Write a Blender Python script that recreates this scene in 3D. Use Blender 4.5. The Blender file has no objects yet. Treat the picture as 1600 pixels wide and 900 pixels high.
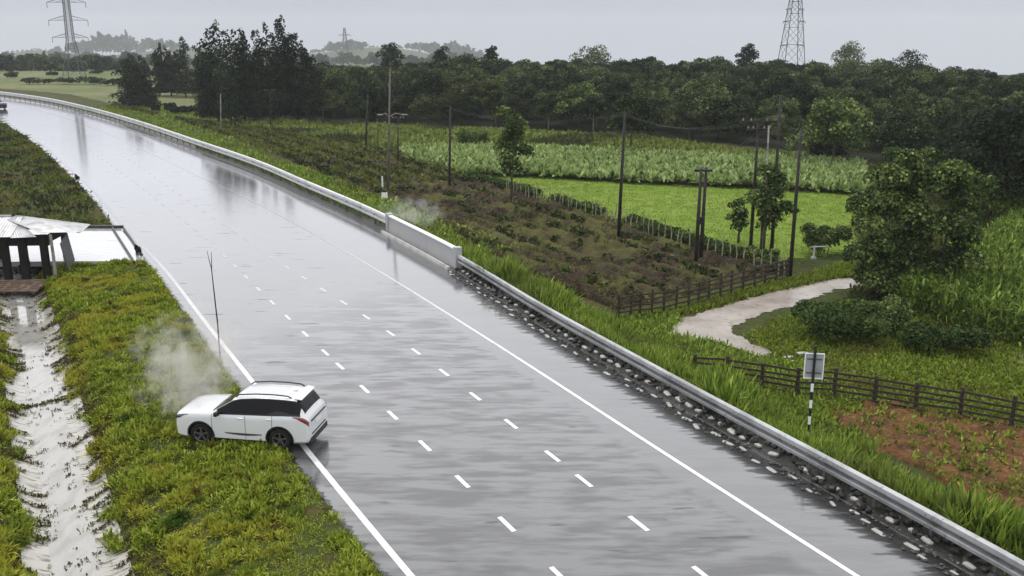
import bpy, bmesh, math, random
import numpy as np
from mathutils import Vector, Matrix, Euler

random.seed(7)
RNG = np.random.default_rng(7)
S = bpy.context.scene
COL = S.collection

# ------------------------------------------------------------------ camera
F, YH, H = 1500.0, 50.0, 13.44           # focal length in px of a 1600 px wide frame, horizon row, eye height
PITCH = math.atan((450 - YH) / F)
CP, SP = math.cos(PITCH), math.sin(PITCH)
cam = bpy.data.cameras.new('camera')
cam.sensor_width = 36.0
cam.lens = 36.0 * F / 1600.0
cam.clip_start, cam.clip_end = 0.5, 20000
camo = bpy.data.objects.new('camera', cam)
COL.objects.link(camo)
camo.location = (0, 0, H)
camo.rotation_euler = (math.pi / 2 - PITCH, 0, 0)
S.camera = camo

# ------------------------------------------------------------------ sky, sun, exposure
SUN_EL, SUN_AZ = math.radians(58), math.radians(-35)     # azimuth from +Y, negative to the left
w = bpy.data.worlds.new('World')
S.world = w
w.use_nodes = True
nt = w.node_tree
nt.nodes.clear()
out = nt.nodes.new('ShaderNodeOutputWorld')
bg = nt.nodes.new('ShaderNodeBackground')
sky = nt.nodes.new('ShaderNodeTexSky')
sky.sky_type = 'NISHITA'
sky.sun_disc = False
sky.sun_elevation = SUN_EL
sky.sun_rotation = SUN_AZ
sky.dust_density = 6.0
sky.air_density = 1.0
tc = nt.nodes.new('ShaderNodeTexCoord')
sep = nt.nodes.new('ShaderNodeSeparateXYZ')
nt.links.new(tc.outputs['Generated'], sep.inputs[0])
ramp = nt.nodes.new('ShaderNodeValToRGB')                # overcast: the cloud deck is brighter overhead
ramp.color_ramp.elements[0].position = 0.0
ramp.color_ramp.elements[0].color = (0.51, 0.535, 0.615, 1)
ramp.color_ramp.elements[1].position = 1.0
ramp.color_ramp.elements[1].color = (1.45, 1.45, 1.45, 1)
e = ramp.color_ramp.elements.new(0.04); e.color = (0.535, 0.558, 0.64, 1)
e = ramp.color_ramp.elements.new(0.12); e.color = (0.95, 0.97, 1.06, 1)
e = ramp.color_ramp.elements.new(0.30); e.color = (1.18, 1.19, 1.23, 1)
nt.links.new(sep.outputs['Z'], ramp.inputs[0])
cloud = nt.nodes.new('ShaderNodeTexNoise')
cloud.inputs['Scale'].default_value = 2.2
cloud.inputs['Detail'].default_value = 4
nt.links.new(tc.outputs['Generated'], cloud.inputs['Vector'])
cr = nt.nodes.new('ShaderNodeMapRange')
cr.inputs['From Min'].default_value = 0.3
cr.inputs['From Max'].default_value = 0.7
cr.inputs['To Min'].default_value = 0.94
cr.inputs['To Max'].default_value = 1.06
nt.links.new(cloud.outputs['Fac'], cr.inputs['Value'])
scl = nt.nodes.new('ShaderNodeVectorMath'); scl.operation = 'SCALE'
nt.links.new(ramp.outputs['Color'], scl.inputs[0])
nt.links.new(cr.outputs['Result'], scl.inputs['Scale'])
gain = nt.nodes.new('ShaderNodeVectorMath'); gain.operation = 'SCALE'
gain.inputs['Scale'].default_value = 11.0
nt.links.new(scl.outputs[0], gain.inputs[0])
mix = nt.nodes.new('ShaderNodeMix'); mix.data_type = 'RGBA'
mix.inputs['Factor'].default_value = 0.93
nt.links.new(sky.outputs['Color'], mix.inputs['A'])
nt.links.new(gain.outputs[0], mix.inputs['B'])
nt.links.new(mix.outputs['Result'], bg.inputs['Color'])
bg.inputs['Strength'].default_value = 0.1
nt.links.new(bg.outputs[0], out.inputs['Surface'])

sl = bpy.data.lights.new('sun', 'SUN')
sl.energy = 1.45
sl.angle = math.radians(16)
sl.color = (1.0, 0.96, 0.90)
so = bpy.data.objects.new('sun', sl)
COL.objects.link(so)
sd = Vector((math.sin(SUN_AZ) * math.cos(SUN_EL), math.cos(SUN_AZ) * math.cos(SUN_EL), math.sin(SUN_EL)))
so.rotation_euler = (-sd).to_track_quat('-Z', 'Y').to_euler()
so.location = (0, 0, 60)

vs = S.view_settings
S.display_settings.display_device = 'sRGB'
vs.view_transform = 'Standard'
vs.look = 'None'
vs.exposure = 0.0
vs.gamma = 1.0
vs.use_curve_mapping = False
S.render.engine = 'CYCLES'
S.cycles.use_denoising = True
S.cycles.max_bounces = 6
S.cycles.diffuse_bounces = 2
S.cycles.glossy_bounces = 3
S.cycles.transmission_bounces = 3
S.cycles.volume_bounces = 1
S.cycles.transparent_max_bounces = 6
S.cycles.volume_step_rate = 2.0

# ------------------------------------------------------------------ helpers
def P(px, py, z=0.0):
    """point of the level z that the photograph shows at (px, py)"""
    u, v = (px - 800) / F, (py - 450) / F
    down, fwd = SP + v * CP, CP - v * SP
    t = (H - z) / down
    return Vector((u * t, fwd * t, z))

def scale_at(p):
    return F / ((p[1]) * CP + (H - p[2]) * SP)        # px per metre at a point

def tag(o, label=None, cat=None, group=None, kind=None):
    if label: o['label'] = label
    if cat: o['category'] = cat
    if group: o['group'] = group
    if kind: o['kind'] = kind
    return o

def empty(name, loc, rz=0.0):
    o = bpy.data.objects.new(name, None)
    COL.objects.link(o)
    o.location = loc
    o.rotation_euler = (0, 0, rz)
    o.empty_display_size = 0.3
    return o

class MB:
    """collects shapes for ONE mesh"""
    def __init__(self):
        self.v, self.f, self.n = [], [], 0
    def add(self, vs_, fs):
        self.v.extend([tuple(p) for p in vs_])
        self.f.extend([tuple(i + self.n for i in q) for q in fs])
        self.n += len(vs_)
        return self
    def box(self, c, s, rot=None, taper=1.0):
        c = Vector(c); hx, hy, hz = s[0] / 2, s[1] / 2, s[2] / 2
        pts = []
        for z, k in ((-hz, 1.0), (hz, taper)):
            for x, y in ((-hx, -hy), (hx, -hy), (hx, hy), (-hx, hy)):
                p = Vector((x * k, y * k, z))
                if rot is not None: p = rot @ p
                pts.append(c + p)
        return self.add(pts, [(3, 2, 1, 0), (4, 5, 6, 7), (0, 1, 5, 4), (1, 2, 6, 5), (2, 3, 7, 6), (3, 0, 4, 7)])
    def bar(self, a, b, w_, h_=None, up=(0, 0, 1)):
        a, b = Vector(a), Vector(b)
        h_ = w_ if h_ is None else h_
        d = (b - a).normalized()
        s = d.cross(Vector(up))
        if s.length < 1e-4: s = d.cross(Vector((1, 0, 0)))
        s.normalize(); u = s.cross(d).normalized()
        pts = []
        for p in (a, b):
            for x, y in ((-1, -1), (1, -1), (1, 1), (-1, 1)):
                pts.append(p + s * x * w_ / 2 + u * y * h_ / 2)
        return self.add(pts, [(3, 2, 1, 0), (4, 5, 6, 7), (0, 1, 5, 4), (1, 2, 6, 5), (2, 3, 7, 6), (3, 0, 4, 7)])
    def tube(self, pts, rad, n=8):
        pts = [Vector(p) for p in pts]
        if not hasattr(rad, '__len__'): rad = [rad] * len(pts)
        vs_, fs = [], []
        for i, p in enumerate(pts):
            d = (pts[min(i + 1, len(pts) - 1)] - pts[max(i - 1, 0)]).normalized()
            a = d.cross(Vector((0, 1, 0.01)))
            if a.length < 1e-3: a = d.cross(Vector((1, 0, 0)))
            a.normalize(); b = d.cross(a)
            for k in range(n):
                t = 2 * math.pi * k / n
                vs_.append(p + (a * math.cos(t) + b * math.sin(t)) * rad[i])
        for i in range(len(pts) - 1):
            for k in range(n):
                k2 = (k + 1) % n
                fs.append((i * n + k, i * n + k2, (i + 1) * n + k2, (i + 1) * n + k))
        fs.append(tuple(range(n - 1, -1, -1)))
        fs.append(tuple((len(pts) - 1) * n + k for k in range(n)))
        return self.add(vs_, fs)
    def lathe(self, prof, c, axis='Y', n=32):
        """closed ring profile [(r, h)] round an axis through c"""
        vs_, fs = [], []
        m = len(prof)
        for k in range(n):
            t = 2 * math.pi * k / n
            for r, h in prof:
                if axis == 'Y': vs_.append((c[0] + r * math.cos(t), c[1] + h, c[2] + r * math.sin(t)))
                else: vs_.append((c[0] + r * math.cos(t), c[1] + r * math.sin(t), c[2] + h))
        for k in range(n):
            k2 = (k + 1) % n
            for i in range(m - 1):
                fs.append((k * m + i, k * m + i + 1, k2 * m + i + 1, k2 * m + i))
        return self.add(vs_, fs)
    def build(self, name, mat, parent=None, smooth=False, bevel=0.0):
        me = bpy.data.meshes.new(name)
        me.from_pydata(self.v, [], self.f)
        me.validate(); me.update()
        return finish(name, me, mat, parent, smooth, bevel)

def finish(name, me, mat, parent=None, smooth=False, bevel=0.0):
    o = bpy.data.objects.new(name, me)
    COL.objects.link(o)
    if mat is not None: me.materials.append(mat)
    if smooth:
        me.polygons.foreach_set('use_smooth', [True] * len(me.polygons))
    if bevel > 0:
        m = o.modifiers.new('bevel', 'BEVEL'); m.width = bevel; m.segments = 2; m.limit_method = 'ANGLE'
    if parent is not None: o.parent = parent
    return o

def np_mesh(name, V, Fq, mat, parent=None, tint=None, smooth=False):
    """V (n,3), Fq (m,k) -> object; tint (m,) per face"""
    me = bpy.data.meshes.new(name)
    n, (m, k) = len(V), Fq.shape
    me.vertices.add(n); me.vertices.foreach_set('co', np.asarray(V, np.float32).ravel())
    me.loops.add(m * k); me.loops.foreach_set('vertex_index', Fq.astype(np.int32).ravel())
    me.polygons.add(m)
    me.polygons.foreach_set('loop_start', (np.arange(m) * k).astype(np.int32))
    me.update(calc_edges=True)
    if tint is not None:
        a = me.attributes.new('tint', 'FLOAT', 'FACE')
        a.data.foreach_set('value', np.asarray(tint, np.float32))
    return finish(name, me, mat, parent, smooth)

def copy_tree(o, parent=None):
    c = o.copy(); COL.objects.link(c); c.parent = parent
    for ch in list(o.children): copy_tree(ch, c)
    return c

# ---- materials
def mat(name, color, rough=0.7, spec=0.3, metal=0.0, noise=None, bump=None, coat=0.0, stretch=None):
    """noise = [(scale, (r,g,b), lo, hi), ...] mixed over the base; bump = (scale, strength, distance)"""
    m = bpy.data.materials.new(name); m.use_nodes = True
    t = m.node_tree; b = t.nodes['Principled BSDF']
    b.inputs['Roughness'].default_value = rough
    b.inputs['Specular IOR Level'].default_value = spec
    b.inputs['Metallic'].default_value = metal
    b.inputs['Coat Weight'].default_value = coat
    c = tuple(color) + (1,)
    b.inputs['Base Color'].default_value = c
    tc_ = t.nodes.new('ShaderNodeTexCoord')
    vec = tc_.outputs['Object']
    if stretch:
        mp_ = t.nodes.new('ShaderNodeMapping'); mp_.inputs['Scale'].default_value = stretch; mp_.inputs['Rotation'].default_value = (0, 0, 0.25)
        t.links.new(vec, mp_.inputs['Vector']); vec = mp_.outputs[0]
    prev = None
    for sc, c2, lo, hi in (noise or []):
        nz = t.nodes.new('ShaderNodeTexNoise'); nz.inputs['Scale'].default_value = sc
        nz.inputs['Detail'].default_value = 5; nz.inputs['Roughness'].default_value = 0.6
        t.links.new(vec, nz.inputs['Vector'])
        mr = t.nodes.new('ShaderNodeMapRange'); mr.inputs['From Min'].default_value = lo; mr.inputs['From Max'].default_value = hi
        t.links.new(nz.outputs['Fac'], mr.inputs['Value'])
        mx = t.nodes.new('ShaderNodeMix'); mx.data_type = 'RGBA'
        t.links.new(mr.outputs['Result'], mx.inputs['Factor'])
        if prev is None: mx.inputs['A'].default_value = c
        else: t.links.new(prev, mx.inputs['A'])
        mx.inputs['B'].default_value = tuple(c2) + (1,)
        prev = mx.outputs['Result']
    if prev is not None: t.links.new(prev, b.inputs['Base Color'])
    if bump:
        nz = t.nodes.new('ShaderNodeTexNoise'); nz.inputs['Scale'].default_value = bump[0]; nz.inputs['Detail'].default_value = 6
        t.links.new(tc_.outputs['Object'], nz.inputs['Vector'])
        bp = t.nodes.new('ShaderNodeBump'); bp.inputs['Strength'].default_value = bump[1]; bp.inputs['Distance'].default_value = bump[2]
        t.links.new(nz.outputs['Fac'], bp.inputs['Height'])
        t.links.new(bp.outputs['Normal'], b.inputs['Normal'])
    return m

def leaf_mat(name, stops, patch=None, rough=0.75, spec=0.12, world=False, inst=0.0):
    """leaf colour from the per-leaf random tint; patch = (scale, colour, lo, hi) of another leaf colour; inst = variation between plants"""
    m = bpy.data.materials.new(name); m.use_nodes = True
    t = m.node_tree; b = t.nodes['Principled BSDF']
    b.inputs['Roughness'].default_value = rough
    b.inputs['Specular IOR Level'].default_value = spec
    at = t.nodes.new('ShaderNodeAttribute'); at.attribute_name = 'tint'
    rp = t.nodes.new('ShaderNodeValToRGB')
    el = rp.color_ramp.elements
    el[0].position, el[0].color = stops[0][0], tuple(stops[0][1]) + (1,)
    el[1].position, el[1].color = stops[-1][0], tuple(stops[-1][1]) + (1,)
    for p_, c_ in stops[1:-1]:
        x = el.new(p_); x.color = tuple(c_) + (1,)
    fac = at.outputs['Fac']
    if inst > 0:
        oi = t.nodes.new('ShaderNodeObjectInfo')
        ma = t.nodes.new('ShaderNodeMath'); ma.operation = 'MULTIPLY_ADD'
        ma.inputs[1].default_value = inst; t.links.new(oi.outputs['Random'], ma.inputs[0])
        t.links.new(at.outputs['Fac'], ma.inputs[2])
        mb = t.nodes.new('ShaderNodeMath'); mb.operation = 'SUBTRACT'; mb.inputs[1].default_value = inst / 2
        t.links.new(ma.outputs[0], mb.inputs[0]); fac = mb.outputs[0]
    t.links.new(fac, rp.inputs[0])
    col = rp.outputs['Color']
    tc_ = t.nodes.new('ShaderNodeTexCoord')
    for sc, c2, lo, hi in (patch or []):
        nz = t.nodes.new('ShaderNodeTexNoise'); nz.inputs['Scale'].default_value = sc; nz.inputs['Detail'].default_value = 4
        t.links.new(tc_.outputs['Object'], nz.inputs['Vector'])
        mr = t.nodes.new('ShaderNodeMapRange'); mr.inputs['From Min'].default_value = lo; mr.inputs['From Max'].default_value = hi
        t.links.new(nz.outputs['Fac'], mr.inputs['Value'])
        mx = t.nodes.new('ShaderNodeMix'); mx.data_type = 'RGBA'
        t.links.new(mr.outputs['Result'], mx.inputs['Factor'])
        t.links.new(col, mx.inputs['A']); mx.inputs['B'].default_value = tuple(c2) + (1,)
        col = mx.outputs['Result']
    t.links.new(col, b.inputs['Base Color'])
    tr = t.nodes.new('ShaderNodeBsdfTranslucent')
    t.links.new(col, tr.inputs['Color'])
    ms = t.nodes.new('ShaderNodeMixShader'); ms.inputs[0].default_value = 0.22
    t.links.new(b.outputs[0], ms.inputs[1]); t.links.new(tr.outputs[0], ms.inputs[2])
    t.links.new(ms.outputs[0], t.nodes['Material Output'].inputs['Surface'])
    return m

# ---- curves on the ground
def smooth_line(pts, step=1.0, sig=4.0):
    """Catmull-Rom through plan points, resampled every step metres, then smoothed"""
    p = np.array([(q[0], q[1]) for q in pts], float)
    p = np.vstack([2 * p[0] - p[1], p, 2 * p[-1] - p[-2]])
    o_ = []
    for i in range(1, len(p) - 2):
        for t in np.linspace(0, 1, 24, endpoint=False):
            a, b, c, d = p[i - 1], p[i], p[i + 1], p[i + 2]
            o_.append(0.5 * (2 * b + (c - a) * t + (2 * a - 5 * b + 4 * c - d) * t * t + (3 * b - a - 3 * c + d) * t ** 3))
    o_.append(p[-2]); q = np.array(o_)
    s = np.r_[0, np.cumsum(np.linalg.norm(np.diff(q, axis=0), axis=1))]
    n = int(s[-1] / step) + 1
    t = np.linspace(0, s[-1], n)
    q = np.stack([np.interp(t, s, q[:, 0]), np.interp(t, s, q[:, 1])], 1)
    if sig > 0:
        r = int(3 * sig / step); k = np.exp(-0.5 * (np.arange(-r, r + 1) * step / sig) ** 2); k /= k.sum()
        ext = np.vstack([q[0] + (q[0] - q[1]) * np.arange(r, 0, -1)[:, None], q, q[-1] + (q[-1] - q[-2]) * np.arange(1, r + 1)[:, None]])
        q = np.stack([np.convolve(ext[:, j], k, 'valid') for j in (0, 1)], 1)
    return q

def normals_of(q):
    d = np.gradient(q, axis=0); d /= np.linalg.norm(d, axis=1)[:, None]
    return np.stack([d[:, 1], -d[:, 0]], 1)            # to the right of the direction of travel

def arc(q):
    return np.r_[0, np.cumsum(np.linalg.norm(np.diff(q, axis=0), axis=1))]

def sdist(X, Y, line):
    """distance to a polyline, + on the right of its direction"""
    a = line[:-1]; d = line[1:] - a; L2 = (d ** 2).sum(1)
    best = np.full(X.shape, 1e9); sg = np.zeros(X.shape)
    for i in range(len(a)):
        rx, ry = X - a[i, 0], Y - a[i, 1]
        t = np.clip((rx * d[i, 0] + ry * d[i, 1]) / L2[i], 0, 1)
        ex, ey = rx - t * d[i, 0], ry - t * d[i, 1]
        e2 = ex * ex + ey * ey
        m = e2 < best
        best[m] = e2[m]; sg[m] = np.sign(d[i, 1] * rx - d[i, 0] * ry)[m]
    return np.sqrt(best) * sg

def ss(a, b, x):
    t = np.clip((x - a) / (b - a), 0, 1); return t * t * (3 - 2 * t)

def tr(pts, z=0.0): return [P(x, y, z) for x, y in pts]

# all lines run from near the camera into the distance
PX_L = [(880, 1180), (735, 1010), (640, 900), (480, 705), (397, 600), (350, 539), (307, 489), (280, 447), (250, 410), (217, 380), (190, 352), (155, 307), (107, 262), (65, 225), (25, 200), (0, 187), (-60, 165), (-150, 146), (-300, 128)]
PX_R = [(1700, 1130), (1500, 1003), (1337, 900), (1200, 811), (985, 675), (887, 610), (800, 552), (722, 505), (637, 450), (595, 425), (512, 377), (457, 347), (380, 306), (322, 281), (225, 234), (150, 202), (75, 176), (0, 158), (-100, 143), (-300, 126)]
PX_G = [(1990, 1170), (1700, 990), (1560, 906), (1506, 876), (1412, 825), (1331, 777), (1221, 716), (1107, 654), (1042, 615), (940, 557), (857, 510), (805, 477), (720, 422), (612, 364), (560, 338), (470, 298), (400, 266), (300, 230), (225, 203), (150, 180), (75, 162), (0, 151), (-100, 139), (-300, 123)]
PX_A = [(1060, 1080), (950, 970), (868, 890), (790, 816), (721, 752), (666, 697), (616, 649), (573, 611), (537, 576), (507, 552), (475, 520), (452, 500), (400, 448), (355, 404), (317, 368), (270, 332), (232, 302), (180, 262), (120, 225), (60, 195), (0, 172), (-100, 152), (-300, 127)]
PX_B = [(1330, 1080), (1200, 974), (1100, 895), (1006, 824), (924, 760), (852, 704), (790, 655), (733, 613), (690, 578), (650, 547), (611, 517), (570, 488), (524, 465), (467, 432), (425, 402), (400, 386), (340, 345), (270, 297), (200, 248), (130, 213), (60, 184), (0, 165), (-100, 148), (-300, 126.5)]
LL = smooth_line(tr(PX_L), 1.0, 5)
RR = smooth_line(tr(PX_R), 1.0, 5)
GG = smooth_line(tr(PX_G), 1.0, 3)
AA = smooth_line(tr(PX_A), 1.0, 6)
BB = smooth_line(tr(PX_B), 1.0, 6)
LE = LL - normals_of(LL) * 0.62                         # where asphalt meets grass

WZ = -1.12                                             # water level in the ditch
DD = smooth_line(tr([(150, 1010), (118, 890), (97, 750), (72, 650), (57, 560), (35, 480), (22, 440), (8, 400), (-15, 350)], WZ), 0.5, 2)
FZ = -1.5                                              # level of the fields

LE_c, GG_c, DD_c = LE[::2], GG[::2], DD[::2]
def ground_h(X, Y):
    X, Y = np.asarray(X, float), np.asarray(Y, float)
    sh = X.shape; X, Y = X.ravel(), Y.ravel()
    near = (Y < 420) & (Y > -40) & (np.abs(X) < 400)
    h = np.full(X.shape, FZ)
    x, y = X[near], Y[near]
    dG, dL, dD = sdist(x, y, GG_c), -sdist(x, y, LE_c), np.abs(sdist(x, y, DD_c))
    hr = -0.06 + (FZ + 0.06) * ss(0.7, 4.5, dG)
    hl = -0.02 - 0.32 * ss(0.3, 5.5, dL) + 0.10 * ss(0.0, 0.5, dL)
    hl = hl - 0.9 * (1 - ss(1.15, 2.4, dD))
    hl = hl + (FZ - hl) * ss(25, 60, dL)
    z = np.where(dG > 0, hr, np.where(dL > 0, hl, -0.06))
    h[near] = z
    rel = X / np.maximum(Y, 1.0)
    h = h - (0.03 + 0.013 * ss(0.1, 0.42, rel)) * np.clip(Y - 350, 0, None)            # beyond the wood the land falls gently away
    h += 44 * ss(1900, 2650, Y) * (1 - ss(2850, 3300, Y)) * ss(-0.56, -0.47, rel) * (1 - ss(-0.10, -0.02, rel)) * (0.75 + 0.25 * np.sin(rel * 34))
    return h.reshape(sh)

def gh(x, y): return float(ground_h(np.array([x]), np.array([y]))[0])

def PG(px, py):
    z = 0.0
    for _ in range(6):
        p = P(px, py, z); z = 0.5 * z + 0.5 * gh(p.x, p.y)
    p = P(px, py, z); p.z = gh(p.x, p.y)
    return p

# ------------------------------------------------------------------ materials
M = {}
M['ground'] = mat('ground_earth', (0.045, 0.062, 0.016), 0.9, 0.1, noise=[(0.35, (0.075, 0.058, 0.022), 0.45, 0.62), (2.5, (0.022, 0.026, 0.010), 0.5, 0.7)], bump=(6, 0.8, 0.12))
M['grass_leaf'] = leaf_mat('verge_leaves', [(0.0, (0.035, 0.055, 0.006)), (0.4, (0.17, 0.24, 0.016)), (0.7, (0.32, 0.38, 0.045)), (1.0, (0.46, 0.48, 0.12))],
                           patch=[(0.28, (0.32, 0.32, 0.035), 0.48, 0.62), (1.1, (0.09, 0.06, 0.014), 0.59, 0.70), (0.7, (0.05, 0.095, 0.010), 0.56, 0.68)])
M['tall_grass'] = leaf_mat('tall_grass_blades', [(0, (0.03, 0.055, 0.010)), (0.5, (0.16, 0.25, 0.028)), (1, (0.38, 0.45, 0.08))], patch=[(0.2, (0.13, 0.14, 0.04), 0.5, 0.72)])
M['meadow'] = leaf_mat('meadow_blades', [(0, (0.035, 0.055, 0.010)), (0.5, (0.16, 0.225, 0.022)), (1, (0.30, 0.35, 0.06))], patch=[(0.16, (0.11, 0.09, 0.025), 0.52, 0.68)])
M['pasture_leaf'] = leaf_mat('pasture_blades', [(0, (0.10, 0.17, 0.016)), (0.5, (0.18, 0.275, 0.030)), (1, (0.27, 0.36, 0.055))], patch=[(0.08, (0.13, 0.19, 0.03), 0.5, 0.7)])
M['crop'] = leaf_mat('crop_leaves', [(0, (0.03, 0.06, 0.015)), (0.5, (0.24, 0.33, 0.10)), (1, (0.48, 0.55, 0.26))])
M['maize'] = leaf_mat('maize_leaves', [(0, (0.02, 0.045, 0.008)), (0.5, (0.11, 0.18, 0.026)), (1, (0.34, 0.42, 0.09))])
M['forest'] = leaf_mat('forest_leaves', [(0, (0.004, 0.008, 0.004)), (0.5, (0.018, 0.030, 0.010)), (0.75, (0.055, 0.080, 0.024)), (1, (0.15, 0.19, 0.065))], inst=0.55)
M['dark_tree'] = leaf_mat('dark_leaves', [(0, (0.006, 0.011, 0.007)), (0.6, (0.016, 0.026, 0.012)), (1, (0.05, 0.068, 0.028))], inst=0.3)
M['near_tree'] = leaf_mat('near_leaves', [(0, (0.012, 0.025, 0.009)), (0.45, (0.038, 0.066, 0.018)), (0.68, (0.13, 0.18, 0.045)), (1, (0.30, 0.36, 0.11))])
M['shrub'] = leaf_mat('shrub_leaves', [(0, (0.02, 0.036, 0.010)), (0.6, (0.05, 0.085, 0.018)), (1, (0.12, 0.16, 0.04))], inst=0.4)
M['bark'] = mat('bark', (0.07, 0.055, 0.042), 0.85, 0.2, noise=[(6, (0.14, 0.12, 0.10), 0.5, 0.7)])
M['pale_bark'] = mat('pale_bark', (0.20, 0.18, 0.15), 0.85, 0.2, noise=[(5, (0.09, 0.075, 0.06), 0.5, 0.65)])
M['wood_dark'] = mat('weathered_dark_wood', (0.035, 0.024, 0.018), 0.75, 0.3, noise=[(9, (0.075, 0.055, 0.04), 0.5, 0.7)])
M['pole_dark'] = mat('creosoted_pole', (0.022, 0.020, 0.019), 0.7, 0.3, noise=[(4, (0.05, 0.045, 0.04), 0.5, 0.7)])
M['pole_pale'] = mat('pale_pole', (0.27, 0.25, 0.22), 0.8, 0.2, noise=[(3, (0.12, 0.10, 0.09), 0.5, 0.65)])
M['pole_grey'] = mat('grey_pole', (0.13, 0.125, 0.12), 0.8, 0.2, noise=[(3, (0.07, 0.065, 0.06), 0.5, 0.65)])
M['stake'] = mat('pale_stake_wood', (0.30, 0.28, 0.20), 0.85, 0.2, noise=[(4, (0.10, 0.09, 0.06), 0.5, 0.65)])
M['steel'] = mat('lattice_steel', (0.09, 0.095, 0.10), 0.55, 0.4)
M['galv'] = mat('galvanised_rail', (0.43, 0.44, 0.45), 0.36, 0.5, 0.35, noise=[(0.8, (0.28, 0.285, 0.29), 0.45, 0.62), (5, (0.20, 0.18, 0.15), 0.60, 0.72)])
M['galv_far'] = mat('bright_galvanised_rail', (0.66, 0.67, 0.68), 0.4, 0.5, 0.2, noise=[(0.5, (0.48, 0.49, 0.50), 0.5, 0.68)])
M['galv_dark'] = mat('guardrail_post_steel', (0.10, 0.10, 0.10), 0.6, 0.4)
M['white_paint'] = mat('white_paint', (0.80, 0.80, 0.79), 0.5, 0.4, noise=[(3, (0.55, 0.55, 0.53), 0.6, 0.78)])
M['black_paint'] = mat('black_paint', (0.015, 0.015, 0.015), 0.5, 0.4)
M['concrete'] = mat('wet_concrete', (0.44, 0.43, 0.41), 0.45, 0.4, noise=[(1.2, (0.30, 0.29, 0.28), 0.45, 0.65), (8, (0.22, 0.21, 0.20), 0.6, 0.75)], bump=(20, 0.3, 0.02))
M['barrier'] = mat('barrier_concrete', (0.38, 0.38, 0.385), 0.5, 0.4, noise=[(0.6, (0.34, 0.34, 0.35), 0.48, 0.66), (4, (0.22, 0.22, 0.22), 0.62, 0.76)])
M['stone'] = mat('pale_wet_stone', (0.34, 0.335, 0.32), 0.35, 0.5, noise=[(4, (0.16, 0.15, 0.13), 0.48, 0.62)], bump=(14, 0.5, 0.03))
M['dark_stone'] = mat('black_wet_stone', (0.020, 0.019, 0.018), 0.45, 0.4, noise=[(3, (0.045, 0.042, 0.036), 0.5, 0.7)], bump=(9, 0.8, 0.05))
M['hut_wood'] = mat('blackish_hut_wood', (0.012, 0.010, 0.009), 0.8, 0.2, noise=[(7, (0.03, 0.025, 0.02), 0.55, 0.7)])  # near-black wood for the shelter's posts, beams and chair
M['tin'] = mat('corrugated_tin', (0.42, 0.43, 0.45), 0.4, 0.5, 0.3, noise=[(1.6, (0.26, 0.255, 0.25), 0.46, 0.66), (3.5, (0.16, 0.10, 0.07), 0.62, 0.74)])
M['soil'] = mat('ploughed_soil', (0.046, 0.034, 0.021), 0.9, 0.12, noise=[(0.8, (0.022, 0.015, 0.009), 0.42, 0.58), (0.3, (0.080, 0.080, 0.024), 0.46, 0.60), (4.5, (0.10, 0.085, 0.058), 0.58, 0.70)], bump=(7, 1.0, 0.15))
M['red_soil'] = mat('red_earth', (0.14, 0.062, 0.026), 0.85, 0.15, noise=[(0.9, (0.075, 0.036, 0.018), 0.45, 0.6), (3, (0.19, 0.10, 0.045), 0.55, 0.7)], bump=(6, 1.0, 0.15))
M['pasture'] = mat('pasture_ground', (0.14, 0.215, 0.022), 0.8, 0.15, noise=[(0.10, (0.18, 0.24, 0.032), 0.45, 0.62), (0.7, (0.10, 0.155, 0.016), 0.48, 0.68)], bump=(5, 0.6, 0.08))
M['far_field'] = mat('far_field_ground', (0.10, 0.125, 0.045), 0.85, 0.1, noise=[(0.03, (0.145, 0.15, 0.07), 0.45, 0.6), (0.4, (0.05, 0.08, 0.02), 0.55, 0.7)], bump=(2, 0.6, 0.2))

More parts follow.
